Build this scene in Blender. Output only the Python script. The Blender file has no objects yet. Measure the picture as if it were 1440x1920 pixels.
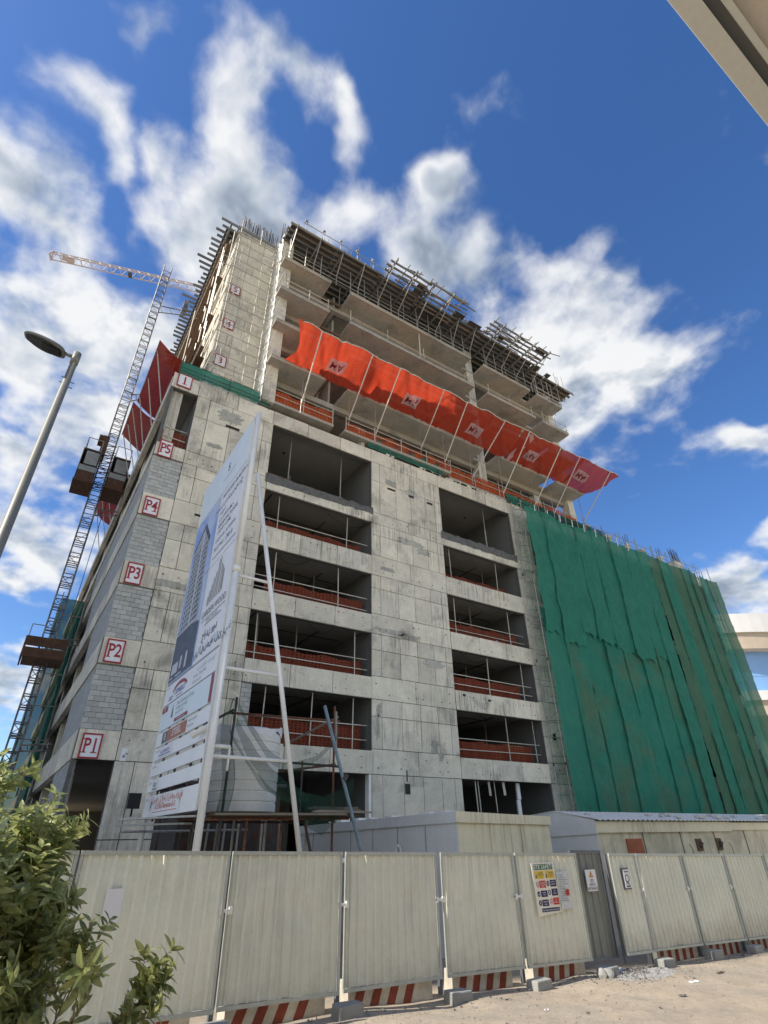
import bpy, bmesh, math, random
from mathutils import Vector, Matrix
random.seed(7)
R = random.Random(11)
scene = bpy.context.scene
col = scene.collection
rad = math.radians

# ------------------------------------------------------------------ camera
cam_d = bpy.data.cameras.new('camera')
cam = bpy.data.objects.new('camera', cam_d)
col.objects.link(cam)
cr = Vector((0.83627, -0.54816, -0.01319)); cu = Vector((-0.27710, -0.44325, 0.85249)); cf = Vector((0.47315, 0.70926, 0.52257))
M = Matrix.Identity(4)
for i in range(3):
    M[i][0] = cr[i]; M[i][1] = cu[i]; M[i][2] = -cf[i]
M[0][3], M[1][3], M[2][3] = 0.0, 0.0, 2.5
cam.matrix_world = M
cam_d.sensor_fit = 'HORIZONTAL'; cam_d.sensor_width = 36.0; cam_d.lens = 25.003
cam_d.clip_start = 0.05; cam_d.clip_end = 5000
scene.camera = cam
scene.view_settings.view_transform = 'Standard'
scene.view_settings.look = 'None'
scene.view_settings.exposure = 0.75
scene.view_settings.gamma = 1.0
scene.view_settings.use_curve_mapping = False
scene.cycles.max_bounces = 8
scene.cycles.transparent_max_bounces = 16

# ------------------------------------------------------------------ sun and sky
SUN_EL = rad(43); SUN_AZ = rad(278)          # azimuth clockwise from +Y
sunv = Vector((math.sin(SUN_AZ) * math.cos(SUN_EL), math.cos(SUN_AZ) * math.cos(SUN_EL), math.sin(SUN_EL)))
sd = bpy.data.lights.new('sun', 'SUN'); sd.energy = 3.6; sd.angle = rad(0.6); sd.color = (1.0, 0.93, 0.82)
so = bpy.data.objects.new('sun', sd); col.objects.link(so)
so.location = (-20, 0, 60); so.rotation_euler = (-sunv).to_track_quat('-Z', 'Y').to_euler()

world = bpy.data.worlds.new('World'); scene.world = world; world.use_nodes = True
wt = world.node_tree; wt.nodes.clear()
def WN(t, **k):
    n = wt.nodes.new(t)
    for a, b in k.items(): setattr(n, a, b)
    return n
def wl(a, b): wt.links.new(a, b)
def wmath(op, a, b=None, c=None, clamp=False):
    n = WN('ShaderNodeMath', operation=op, use_clamp=clamp)
    for i, v in enumerate((a, b, c)):
        if v is None: continue
        if isinstance(v, (int, float)): n.inputs[i].default_value = v
        else: wl(v, n.inputs[i])
    return n.outputs[0]
def wvec(op, a, b=None, s=None):
    n = WN('ShaderNodeVectorMath', operation=op)
    for i, v in enumerate((a, b)):
        if v is None: continue
        if isinstance(v, (tuple, Vector)): n.inputs[i].default_value = tuple(v)
        else: wl(v, n.inputs[i])
    if s is not None: n.inputs['Scale'].default_value = s
    return n.outputs['Value'] if op == 'DOT_PRODUCT' else n.outputs[0]
geo = WN('ShaderNodeTexCoord').outputs['Generated']
sep = WN('ShaderNodeSeparateXYZ'); wl(geo, sep.inputs[0])
zc = wmath('ADD', wmath('MAXIMUM', sep.outputs[2], 0.0), 0.18)
comb = WN('ShaderNodeCombineXYZ'); wl(zc, comb.inputs[0]); wl(zc, comb.inputs[1]); wl(zc, comb.inputs[2])
plane = wvec('DIVIDE', geo, comb.outputs[0])
BLOBS=[((11.44,34.57,93.14),(16.93,-5.8,0.07),(11.36,21.42,-9.35),0.8),
((-12.43,37.93,91.69),(20.06,23.76,-7.11),(20.1,-14.56,8.75),0.8),
((-15.52,49.65,85.4),(9.09,9.78,-4.04),(13.09,-9.69,8.01),0.85),
((-10.72,54.83,82.94),(17.71,13.47,-6.61),(21.99,-14.4,12.36),0.8),
((-5.19,49.85,86.54),(7.57,8.96,-4.71),(19.73,-13.49,8.95),0.85),
((2.41,39.45,91.86),(4.74,13.37,-5.87),(14.1,-7.81,2.98),0.9),
((5.75,47.11,88.02),(1.1,9.26,-5.03),(11.87,-4.99,1.9),1.0),
((8.23,32.53,94.2),(9.81,-4.72,0.77),(10.03,19.8,-7.71),0.95),
((16.26,31.94,93.36),(9.41,9.4,-4.86),(21.01,-15.6,1.68),0.95),
((11.49,49.84,85.93),(7.02,-3.26,0.95),(6.1,12.53,-8.08),1.0),
((5.03,57.35,81.76),(8.75,-2.16,0.98),(3.25,13.0,-9.32),0.95),
((21.11,44.4,87.08),(14.81,-6.85,-0.1),(7.41,12.86,-8.35),0.8),
((-20.47,58.54,78.45),(14.19,8.51,-2.65),(9.89,-11.81,11.39),1.0),
((-14.03,61.61,77.51),(13.15,4.02,-0.82),(10.61,-11.09,10.74),1.0),
((-16.31,68.78,70.73),(11.79,0.54,2.19),(2.84,8.74,-7.84),1.0),
((-8.77,70.94,69.93),(11.34,-2.13,3.58),(2.15,8.58,-8.44),1.0),
((-2.42,73.46,67.81),(13.57,-1.38,1.98),(2.35,8.65,-9.28),0.95),
((-13.12,77.57,61.74),(12.83,-2.13,5.4),(3.53,8.71,-10.19),0.9),
((1.55,60.26,79.79),(13.56,-5.65,4.0),(4.87,11.84,-9.04),0.95),
((-1.26,81.26,58.26),(10.5,-3.92,5.7),(7.45,7.66,-10.53),1.0),
((-8.12,89.1,44.66),(12.3,0.51,1.22),(2.02,4.25,-8.11),1.0),
((-2.09,97.69,21.25),(19.4,-0.12,2.47),(4.29,3.08,-13.75),1.0),
((-0.78,90.41,42.72),(11.75,-3.93,8.54),(11.07,5.87,-12.21),0.85),
((34.98,33.24,87.59),(20.06,-8.51,-4.78),(5.99,22.14,-10.8),0.9),
((37.39,41.82,82.78),(14.64,-6.03,-3.56),(3.48,13.51,-8.39),0.95),
((46.52,34.83,81.38),(7.78,-4.52,-2.52),(4.96,9.96,-7.1),1.0),
((56.11,37.08,74.01),(5.42,-2.73,-2.74),(2.03,5.95,-4.52),1.0),
((67.97,32.02,65.99),(5.94,-4.19,-4.08),(2.6,5.65,-5.42),1.0),
((66.4,41.84,61.97),(5.85,-4.73,-3.08),(5.2,6.93,-10.25),0.95),
((61.37,29.2,73.36),(12.34,-8.01,-7.13),(5.24,12.7,-9.44),0.9),
((82.54,22.74,51.67),(9.8,-17.64,-7.88),(10.78,13.7,-23.25),0.9),
((88.9,33.08,31.66),(6.6,-9.27,-8.86),(0.66,7.9,-10.11),1.0),
((56.8,2.42,82.27),(8.95,-1.66,-6.13),(-1.8,-29.87,2.12),0.55),
((88.24,26.67,38.76),(13.63,-30.15,-10.29),(5.14,8.99,-17.89),0.85),
((-3.78,93.36,35.63),(14.17,-0.63,3.16),(5.73,7.14,-18.11),0.95),
((3.94,68.87,72.4),(11.89,-4.26,3.4),(3.9,8.79,-8.57),0.95),
((-12.67,85.71,49.93),(17.19,-1.11,6.26),(4.14,7.95,-12.59),0.9)]

# cloud banks: the ones in view plus extra unseen banks behind the view, added as fill light; worked out once as a dome picture in numpy
import numpy as np
RB = random.Random(5)
for k in range(44):
    az = rad(RB.uniform(130, 300)); el = rad(RB.uniform(10, 48))
    d = Vector((math.sin(az) * math.cos(el), math.cos(az) * math.cos(el), math.sin(el)))
    t1 = Vector((math.cos(az), -math.sin(az), 0)); t2 = d.cross(t1)
    ra, rb = RB.uniform(.2, .4), RB.uniform(.12, .22)
    BLOBS.append((tuple(d * 100), tuple(t1 / ra), tuple(t2 / rb), .95))
NW, NH = 3072, 1536
def perlin(x, y, seed):
    rs = np.random.RandomState(seed); perm = rs.permutation(256); g = rs.uniform(0, 2 * np.pi, 256).astype(np.float32)
    gx, gy = np.cos(g), np.sin(g)
    xi = np.floor(x).astype(np.int32); yi = np.floor(y).astype(np.int32); xf = x - xi; yf = y - yi
    u = xf * xf * xf * (xf * (xf * 6 - 15) + 10); v = yf * yf * yf * (yf * (yf * 6 - 15) + 10)
    def cn(dx, dy):
        h = perm[(perm[(xi + dx) & 255] + yi + dy) & 255]
        return gx[h] * (xf - dx) + gy[h] * (yf - dy)
    a = cn(0, 0); b = cn(1, 0); c = cn(0, 1); d = cn(1, 1)
    return ((a + u * (b - a)) * (1 - v) + (c + u * (d - c)) * v) * 1.5
def fbm(x, y, octv, gain, seed):
    t = 0; am = 1.0; f = 1.0; nrm = 0
    for k in range(octv):
        t = t + am * perlin(x * f + 13.7 * k, y * f - 7.3 * k, seed + k); nrm += am; am *= gain; f *= 2.03
    return t / nrm
uu = ((np.arange(NW) + .5) / NW).astype(np.float32); vv = ((np.arange(NH // 2) + .5) / NH).astype(np.float32)
ph, th = np.meshgrid(-(uu - .5) * 2 * np.pi, vv * np.pi)
DX, DY, DZ = np.cos(th) * np.cos(ph), np.cos(th) * np.sin(ph), np.sin(th)
PX, PY = DX / (DZ + .22), DY / (DZ + .22)
wx, wy = fbm(PX * 5, PY * 5, 4, .55, 3), fbm(PX * 5, PY * 5, 4, .55, 9)
GX, GY, GZ = DX + .07 * wx, DY + .07 * wy, DZ + .04 * (wx - wy)
tot = np.zeros_like(DX)
for c, a, b, s in BLOBS:
    xx = GX * a[0] + GY * a[1] + GZ * a[2]; yy = GX * b[0] + GY * b[1] + GZ * b[2]
    v = s * np.exp(-.62 * (xx * xx + yy * yy)) * ((DX * c[0] + DY * c[1] + DZ * c[2]) > 0)
    tot = tot + v ** 4
sf = 5.0
qx, qy = PX + .025 * wx, PY + .025 * wy
n1 = fbm(qx * sf, qy * sf, 8, .55, 21)
n2 = fbm((qx + sunv.x * .07) * sf, (qy + sunv.y * .07) * sf, 5, .55, 21)
tot = tot ** .25
den = tot * 1.25 + n1 * 1.15 - .33
def sstep(a, b, x):
    t = np.clip((x - a) / (b - a), 0, 1); return t * t * (3 - 2 * t)
alpha = sstep(.18, .98, den) * .97
thick = sstep(.55, 1.3, den)
big = fbm(PX * 1.7 + 4, PY * 1.7, 3, .5, 40)
shd = np.clip(.92 - thick * (.52 + 1.3 * big) + (n1 - n2) * 1.7, 0, 1)
pix = np.ones((NH, NW, 4), np.float32)
pix[:NH // 2, :, 1] = 0
pix[NH // 2:, :, 0] = shd; pix[NH // 2:, :, 1] = alpha
img = bpy.data.images.new('cloud_dome', NW, NH, alpha=True, float_buffer=True)
img.colorspace_settings.name = 'Non-Color'; img.alpha_mode = 'NONE'
img.pixels.foreach_set(pix.ravel()); img.update(); img.pack()
env = WN('ShaderNodeTexEnvironment'); env.image = img; wl(geo, env.inputs[0])
sc_ = WN('ShaderNodeSeparateColor'); wl(env.outputs['Color'], sc_.inputs[0])
alpha = sc_.outputs[1]
ramp = WN('ShaderNodeValToRGB'); wl(sc_.outputs[0], ramp.inputs[0])
ramp.color_ramp.elements[0].position = 0.05; ramp.color_ramp.elements[0].color = (0.30, 0.36, 0.45, 1)
ramp.color_ramp.elements[1].position = 1.0; ramp.color_ramp.elements[1].color = (0.93, 0.94, 0.95, 1)
e = ramp.color_ramp.elements.new(0.5); e.color = (0.56, 0.62, 0.70, 1)
cs = WN('ShaderNodeVectorMath', operation='SCALE'); wl(ramp.outputs[0], cs.inputs[0]); cs.inputs['Scale'].default_value = 5.0
sky = WN('ShaderNodeTexSky', sky_type='NISHITA'); sky.sun_disc = False
sky.sun_elevation = SUN_EL; sky.sun_rotation = SUN_AZ
sky.altitude = 0; sky.air_density = 1.0; sky.dust_density = 0.3; sky.ozone_density = 3.0
sat = WN('ShaderNodeHueSaturation'); wl(sky.outputs[0], sat.inputs['Color'])
sat.inputs['Hue'].default_value = .508; sat.inputs['Saturation'].default_value = 1.22; sat.inputs['Value'].default_value = 0.92
mix = WN('ShaderNodeMix', data_type='RGBA'); wl(alpha, mix.inputs[0]); wl(sat.outputs[0], mix.inputs[6]); wl(cs.outputs[0], mix.inputs[7])
bg = WN('ShaderNodeBackground'); wl(mix.outputs[2], bg.inputs[0]); bg.inputs[1].default_value = 0.12
wo = WN('ShaderNodeOutputWorld'); wl(bg.outputs[0], wo.inputs[0])

# ------------------------------------------------------------------ materials
def mat(name, base, rough=0.8, metal=0.0, var=0.0, noise=None, bump=0.0, bscale=20.0, stains=0.0, streak=0.0,
        transl=0.0, alpha=1.0, col2=None, c2scale=1.0, c2thr=(0.45, 0.65), spec=0.3, brick=None, weave=None, extra=None):
    """procedural material: base colour, per-object variation, blotches, vertical streaks, bump, cloth translucency"""
    m = bpy.data.materials.new(name); m.use_nodes = True
    t = m.node_tree; t.nodes.clear(); L = t.links.new
    def N(ty, **k):
        n = t.nodes.new(ty)
        for a, b in k.items(): setattr(n, a, b)
        return n
    def math_(op, a, b=None, c=None, clamp=False):
        n = N('ShaderNodeMath', operation=op, use_clamp=clamp)
        for i, v in enumerate((a, b, c)):
            if v is None: continue
            if isinstance(v, (int, float)): n.inputs[i].default_value = v
            else: L(v, n.inputs[i])
        return n.outputs[0]
    geo_ = N('ShaderNodeNewGeometry').outputs['Position']
    oi = N('ShaderNodeObjectInfo').outputs['Random']
    def noise_(scale, detail=4, rough_=.55, vec=None, dist=0.0):
        n = N('ShaderNodeTexNoise'); L(vec or geo_, n.inputs['Vector'])
        n.inputs['Scale'].default_value = scale; n.inputs['Detail'].default_value = detail; n.inputs['Roughness'].default_value = rough_
        n.inputs['Distortion'].default_value = dist
        return n.outputs['Fac']
    def rng(v, a, b, c, d):
        n = N('ShaderNodeMapRange'); L(v, n.inputs[0])
        for i, q in enumerate((a, b, c, d)): n.inputs[i + 1].default_value = q
        return n.outputs[0]
    def mixc(f, a, b, mode='MIX'):
        n = N('ShaderNodeMix', data_type='RGBA', blend_type=mode)
        for i, v in ((0, f), (6, a), (7, b)):
            if isinstance(v, (int, float)): n.inputs[i].default_value = v
            elif isinstance(v, tuple): n.inputs[i].default_value = (v + (1,))[:4]
            else: L(v, n.inputs[i])
        return n.outputs[2]
    c = N('ShaderNodeRGB'); c.outputs[0].default_value = tuple(base) + (1,); c = c.outputs[0]
    if col2 is not None:
        c = mixc(rng(noise_(c2scale, 5, .6, dist=.4), c2thr[0], c2thr[1], 0, 1), c, tuple(col2))
    mul = None
    def mulby(v):
        nonlocal mul
        mul = v if mul is None else math_('MULTIPLY', mul, v)
    if var: mulby(rng(oi, 0, 1, 1 - var, 1 + var))
    if noise:
        for sc_, am in noise: mulby(rng(noise_(sc_, 4, .6), .25, .75, 1 - am, 1 + am))
    if stains:
        mulby(rng(noise_(.55, 6, .65, dist=.6), .52, .68, 1, 1 - stains))
    if streak:
        mp = N('ShaderNodeMapping'); L(geo_, mp.inputs[0]); mp.inputs['Scale'].default_value = (8, 8, .45)
        mp2 = N('ShaderNodeMapping'); L(geo_, mp2.inputs[0]); mp2.inputs['Scale'].default_value = (.35, .35, .6)
        msk = rng(noise_(1, 2, .5, mp2.outputs[0]), .46, .62, 0, 1)
        st = rng(noise_(1, 4, .65, mp.outputs[0]), .48, .64, 0, streak)
        mulby(math_('SUBTRACT', 1, math_('MULTIPLY', st, msk)))
    height = None
    if brick:
        ax, bw, bh, dark = brick
        s = N('ShaderNodeSeparateXYZ'); L(geo_, s.inputs[0]); cb = N('ShaderNodeCombineXYZ')
        L(s.outputs[ax], cb.inputs[0]); L(s.outputs[2], cb.inputs[1])
        bt = N('ShaderNodeTexBrick'); L(cb.outputs[0], bt.inputs['Vector'])
        bt.inputs['Scale'].default_value = 1; bt.inputs['Brick Width'].default_value = bw; bt.inputs['Row Height'].default_value = bh
        bt.inputs['Mortar Size'].default_value = .012; bt.inputs['Color1'].default_value = (1, 1, 1, 1); bt.inputs['Color2'].default_value = (.82, .82, .82, 1)
        bt.inputs['Mortar'].default_value = (dark, dark, dark, 1)
        c = mixc(1.0, c, bt.outputs['Color'], 'MULTIPLY')
        height = math_('SUBTRACT', 1, bt.outputs['Fac'])
    if extra: c = extra(dict(N=N, L=L, math=math_, rng=rng, mixc=mixc, noise=noise_, pos=geo_, rnd=oi), c)
    if mul is not None:
        mm = N('ShaderNodeMix', data_type='RGBA', blend_type='MULTIPLY'); mm.inputs[0].default_value = 1
        L(c, mm.inputs[6]); cc = N('ShaderNodeCombineColor')
        for i in range(3): L(mul, cc.inputs[i])
        L(cc.outputs[0], mm.inputs[7]); c = mm.outputs[2]
    bs = N('ShaderNodeBsdfPrincipled'); L(c, bs.inputs['Base Color'])
    bs.inputs['Roughness'].default_value = rough; bs.inputs['Metallic'].default_value = metal
    bs.inputs['Specular IOR Level'].default_value = spec
    if bump:
        h = noise_(bscale, 5, .65)
        if height is not None: h = math_('ADD', math_('MULTIPLY', h, .4), height)
        bp = N('ShaderNodeBump'); L(h, bp.inputs['Height']); bp.inputs['Strength'].default_value = min(1, bump); bp.inputs['Distance'].default_value = .02
        L(bp.outputs[0], bs.inputs['Normal'])
    sh = bs.outputs[0]
    if transl:
        tr = N('ShaderNodeBsdfTranslucent'); L(c, tr.inputs[0]); ms = N('ShaderNodeMixShader'); ms.inputs[0].default_value = transl
        L(sh, ms.inputs[1]); L(tr.outputs[0], ms.inputs[2]); sh = ms.outputs[0]
    if alpha < 1 or weave:
        tp = N('ShaderNodeBsdfTransparent'); ms = N('ShaderNodeMixShader'); L(tp.outputs[0], ms.inputs[1]); L(sh, ms.inputs[2])
        if weave:
            s = N('ShaderNodeSeparateXYZ'); L(geo_, s.inputs[0])
            ax, pitch, fill = weave
            w1 = math_('LESS_THAN', math_('FRACT', math_('DIVIDE', s.outputs[ax], pitch)), fill)
            w2 = math_('LESS_THAN', math_('FRACT', math_('DIVIDE', s.outputs[2], pitch * .6)), fill)
            L(math_('MAXIMUM', w1, w2), ms.inputs[0])
        else: ms.inputs[0].default_value = alpha
        sh = ms.outputs[0]
    o = N('ShaderNodeOutputMaterial'); L(sh, o.inputs[0])
    return m

M_ = {}
M_['concrete'] = mat('concrete', (.68, .64, .54), .88, var=.10, noise=((1.6, .12), (9, .10), (45, .10)), bump=.35, bscale=30, stains=.42, streak=.50, col2=(.75, .69, .56), c2scale=.5, c2thr=(.5, .62))
M_['concrete_warm'] = mat('concrete_warm', (.75, .70, .575), .88, var=.08, noise=((1.6, .12), (9, .10), (45, .08)), bump=.3, bscale=30, stains=.25, streak=.35)
M_['concrete_patch'] = mat('concrete_patch', (.45, .44, .385), .9, var=.12, noise=((3, .2), (20, .15)), bump=.5, bscale=40, stains=.3, streak=.5)
M_['concrete_dark'] = mat('concrete_dark', (.14, .14, .135), .95, noise=((3, .3), (20, .3)), bump=.9, bscale=18)
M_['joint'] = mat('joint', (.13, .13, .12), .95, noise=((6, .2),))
M_['soffit'] = mat('soffit', (.40, .385, .34), .9, noise=((.8, .15), (6, .12), (30, .08)), bump=.2, stains=.30, col2=(.47, .41, .33), c2scale=.22, c2thr=(.45, .6))
M_['soffit_in'] = mat('soffit_in', (.27, .265, .24), .9, noise=((.6, .1), (8, .06)), bump=.15)  # darker than the outer soffits: shade inside the bays is in the colour
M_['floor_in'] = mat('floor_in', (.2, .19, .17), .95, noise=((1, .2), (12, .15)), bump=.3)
M_['block'] = mat('block', (.47, .475, .45), .95, var=.14, noise=((12, .10), (70, .14)), bump=.6, bscale=80, stains=.12)
M_['mortar'] = mat('mortar', (.22, .22, .21), .95, noise=((20, .2),), bump=.4, bscale=60)
M_['block_wall'] = mat('block_wall', (.46, .47, .46), .95, noise=((3, .1), (60, .1)), bump=.5, bscale=60, brick=(1, .4, .2, .55))
M_['styro'] = mat('styro', (.90, .89, .84), .7, noise=((8, .05),), bump=.5, bscale=14)
M_['ply'] = mat('ply', (.085, .08, .072), .9, var=.25, noise=((2, .25), (15, .2)), bump=.2)
M_['timber'] = mat('timber', (.24, .21, .165), .85, var=.22, noise=((2, .15), (25, .15)), bump=.3, bscale=40)
M_['timber_dark'] = mat('timber_dark', (.14, .09, .06), .9, var=.25, noise=((4, .3),), bump=.4)
M_['beam_grey'] = mat('beam_grey', (.20, .205, .20), .7, var=.25, noise=((3, .2),))
M_['galv'] = mat('galv', (.42, .41, .38), .5, .55, var=.15, noise=((4, .2), (30, .15)), col2=(.22, .13, .08), c2scale=3, c2thr=(.58, .72))
M_['steel_dark'] = mat('steel_dark', (.085, .08, .08), .6, .4, var=.2, noise=((5, .3),), col2=(.12, .06, .04), c2scale=2, c2thr=(.5, .65))
M_['rust'] = mat('rust', (.22, .10, .06), .8, .2, var=.2, noise=((6, .3), (40, .2)), col2=(.10, .06, .045), c2scale=4, bump=.3)
M_['tube_pale'] = mat('tube_pale', (.62, .58, .50), .6, .1, var=.15, noise=((4, .2), (30, .15)), col2=(.34, .27, .20), c2scale=4, c2thr=(.56, .7))
M_['rebar'] = mat('rebar', (.12, .085, .07), .8, .3)
M_['white_paint'] = mat('white_paint', (.86, .85, .81), .35, 0, noise=((3, .05), (14, .05)), streak=.12, spec=.5)
M_['panel_print'] = mat('panel_print', (.90, .90, .91), .45, noise=((1.2, .05),), spec=.4)
M_['panel_head'] = mat('panel_head', (.80, .88, .92), .45, noise=((1.2, .05),), spec=.4)
M_['ink'] = mat('ink', (.13, .13, .15), .5)
M_['ink_grey'] = mat('ink_grey', (.30, .31, .35), .5)
M_['ink_blue'] = mat('ink_blue', (.12, .14, .42), .5)
M_['ink_red'] = mat('ink_red', (.33, .05, .06), .5)
M_['ink_orange'] = mat('ink_orange', (.45, .15, .06), .5)
M_['ink_gold'] = mat('ink_gold', (.27, .24, .20), .5)
M_['print_sky'] = mat('print_sky', (.30, .42, .78), .5, col2=(.55, .64, .84), c2scale=.5, c2thr=(.4, .6))
M_['print_tower'] = mat('print_tower', (.42, .43, .45), .5, noise=((4, .3), (14, .35)))
M_['print_dark'] = mat('print_dark', (.095, .10, .12), .5, noise=((3, .3), (12, .3)))
M_['print_pale'] = mat('print_pale', (.62, .63, .66), .5)
M_['sign_white'] = mat('sign_white', (.80, .80, .82), .4, noise=((6, .03),))
M_['sign_red'] = mat('sign_red', (.36, .035, .05), .45, noise=((8, .08),))
M_['sign_green'] = mat('sign_green', (.06, .18, .05), .5)
M_['sign_yellow'] = mat('sign_yellow', (.78, .55, .06), .5)
M_['sign_navy'] = mat('sign_navy', (.035, .03, .10), .5)
M_['sign_redbox'] = mat('sign_redbox', (.60, .06, .04), .5)
M_['sign_ivory'] = mat('sign_ivory', (.85, .82, .70), .5, noise=((10, .05),))
M_['paper'] = mat('paper', (.66, .68, .66), .8, noise=((14, .14), (50, .08)), bump=.3)
M_['net_green'] = mat('net_green', (.055, .29, .21), .9, noise=((1.5, .10), (10, .12), (60, .12)), transl=.35, alpha=.91, bump=.4, bscale=9)
M_['net_green_old'] = mat('net_green_old', (.105, .24, .16), .95, noise=((1.2, .12), (10, .12), (60, .12)), transl=.35, alpha=.91, bump=.4, bscale=9)
M_['net_green_mix'] = mat('net_green_mix', (.05, .29, .21), .95, noise=((1.5, .10), (10, .12), (60, .12)), transl=.35, alpha=.91, bump=.4, bscale=9, col2=(.12, .25, .165), c2scale=.22, c2thr=(.44, .60))
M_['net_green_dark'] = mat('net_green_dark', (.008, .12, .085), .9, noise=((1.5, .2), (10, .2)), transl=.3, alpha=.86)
M_['net_tank'] = mat('net_tank', (.03, .085, .06), .9, noise=((5, .2),), transl=.2, alpha=.42)
M_['net_red'] = mat('net_red', (.64, .075, .032), .9, noise=((1.5, .10), (8, .12), (50, .12)), transl=.5, alpha=.92, bump=.6, bscale=7)
M_['net_red_shaded'] = mat('net_red_shaded', (.34, .036, .018), .9, noise=((1.5, .2), (8, .2)), transl=.4, alpha=.975, bump=.3, bscale=5)  # red net darkened in the colour for its shaded underside
M_['inner_wall'] = mat('inner_wall', (.16, .16, .15), .9, noise=((.6, .1), (8, .06)))  # concrete darkened in the colour to stand for unlit interiors
M_['barrier_lit'] = mat('barrier_lit', (.60, .12, .04), .85, noise=((3, .2),), transl=.35, weave=(0, .22, .60))  # same mesh kept bright in colour for the sunlit first storey edge
M_['barrier_mesh'] = mat('barrier_mesh', (.25, .058, .03), .85, noise=((3, .2),), transl=.35, weave=(0, .22, .66))  # same mesh with the shade of the bays darkened into its colour
M_['barrier_mesh_y'] = mat('barrier_mesh_y', (.42, .085, .035), .85, noise=((3, .2),), transl=.35, weave=(1, .13, .72))
M_['logo_ink'] = mat('logo_ink', (.20, .012, .02), .8)
M_['logo_white'] = mat('logo_white', (.72, .50, .50), .8, noise=((12, .1),), transl=.4)
def mudx(k, c):
    s_ = k['N']('ShaderNodeSeparateXYZ'); k['L'](k['pos'], s_.inputs[0])
    z = k['math']('ADD', s_.outputs[2], k['math']('MULTIPLY', k['noise'](3.5, 5, .7), -1.1))
    f = k['rng'](z, -.55, .05, .5, 0)
    c = k['mixc'](f, c, (.42, .36, .28))
    r_ = k['rng'](k['noise'](1.9, 6, .8, dist=1.2), .69, .75, 0, .5)
    return k['mixc'](r_, c, (.30, .20, .13))
M_['fence_sheet'] = mat('fence_sheet', (.76, .77, .655), .45, .0, var=.07, extra=mudx, noise=((1.2, .06), (8, .04), (40, .03)), streak=.16, stains=.07, spec=.45)
M_['fence_sheet_grey'] = mat('fence_sheet_grey', (.24, .25, .225), .5, .0, noise=((1.2, .08), (8, .05)), streak=.2, spec=.45)
M_['fence_frame'] = mat('fence_frame', (.50, .52, .47), .5, .3, noise=((4, .1), (30, .1)), streak=.1)
M_['fence_gap'] = mat('fence_gap', (.17, .18, .20), .6, .3, noise=((4, .2),))
M_['cabin_cream'] = mat('cabin_cream', (.86, .79, .57), .75, noise=((1.5, .06), (10, .05)), streak=.25, stains=.10, bump=.1)
M_['cabin_dirty'] = mat('cabin_dirty', (.76, .68, .49), .8, noise=((1.5, .08), (10, .06)), streak=.45, stains=.30, bump=.1)
M_['cabin_blue'] = mat('cabin_blue', (.70, .71, .70), .75, noise=((1.5, .06), (10, .05)), streak=.12, bump=.1)
M_['roof_sheet'] = mat('roof_sheet', (.82, .82, .78), .55, .2, noise=((2, .1), (12, .1)))
M_['tank_white'] = mat('tank_white', (.82, .81, .76), .55, noise=((2, .08), (12, .06)), stains=.12)
M_['footing'] = mat('footing', (.34, .34, .32), .92, var=.12, noise=((4, .12), (40, .12)), bump=.5, bscale=50)
M_['barrier_white'] = mat('barrier_white', (.62, .57, .48), .85, noise=((5, .15), (30, .12)), stains=.3, bump=.4, bscale=40)
M_['barrier_red'] = mat('barrier_red', (.27, .07, .045), .85, noise=((5, .2), (30, .15)), stains=.3, bump=.4, bscale=40)
def sandx(k, c):
    f = k['rng'](k['noise'](.6, 6, .6), .42, .62, 0, 1)
    c = k['mixc'](f, c, (.37, .32, .255))
    f2 = k['rng'](k['noise'](2.6, 5, .7, dist=.6), .55, .68, 0, .45)
    return k['mixc'](f2, c, (.27, .24, .20))
M_['sand'] = mat('sand', (.44, .365, .275), .97, noise=((.5, .10), (2.2, .10), (9, .12), (45, .16)), bump=1.0, bscale=26, stains=.12, extra=sandx)
M_['gravel'] = mat('gravel', (.30, .29, .275), .95, var=.3, noise=((9, .3), (40, .2)), bump=.5)
M_['lime'] = mat('lime', (.58, .57, .54), .95, noise=((8, .1),), bump=.6, bscale=30)
M_['lamp_pole'] = mat('lamp_pole', (.22, .215, .19), .5, .25, noise=((2, .08), (14, .06)))
M_['lamp_head'] = mat('lamp_head', (.17, .18, .18), .45, .2)
M_['lamp_glass'] = mat('lamp_glass', (.035, .04, .04), .25, spec=.6)
M_['lamp_dark'] = mat('lamp_dark', (.02, .02, .02), .5)
M_['eave_white'] = mat('eave_white', (.85, .86, .80), .7, noise=((3, .04), (30, .04)))
M_['eave_soffit'] = mat('eave_soffit', (.80, .74, .64), .85, noise=((3, .05), (60, .06)), bump=.2)
M_['villa_white'] = mat('villa_white', (.78, .77, .75), .7, noise=((.6, .04),))
M_['block_beige'] = mat('block_beige', (.82, .79, .73), .8, noise=((.6, .08),))  # paled so the unseen block bounces more light to the billboard
M_['villa_beige'] = mat('villa_beige', (.56, .47, .37), .8, noise=((.6, .08),))
M_['glass_blue'] = mat('glass_blue', (.22, .42, .75), .08, spec=.8)
M_['glass_clear'] = mat('glass_clear', (.50, .66, .68), .1, alpha=.45, spec=.8)
M_['rail_dark'] = mat('rail_dark', (.03, .03, .03), .5)
M_['crane_paint'] = mat('crane_paint', (.55, .47, .44), .6, noise=((1, .1),))
M_['hoist_steel'] = mat('hoist_steel', (.15, .14, .14), .6, .4, noise=((3, .25),), col2=(.34, .32, .30), c2scale=1.3, c2thr=(.45, .6))
M_['hoist_cage'] = mat('hoist_cage', (.17, .15, .14), .7, .2, noise=((2, .2), (14, .15)))
M_['hoist_rust'] = mat('hoist_rust', (.11, .06, .04), .8, .2, noise=((3, .3),))
M_['hoist_mesh'] = mat('hoist_mesh', (.30, .32, .32), .6, .2, noise=((2, .2), (14, .15)))
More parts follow.
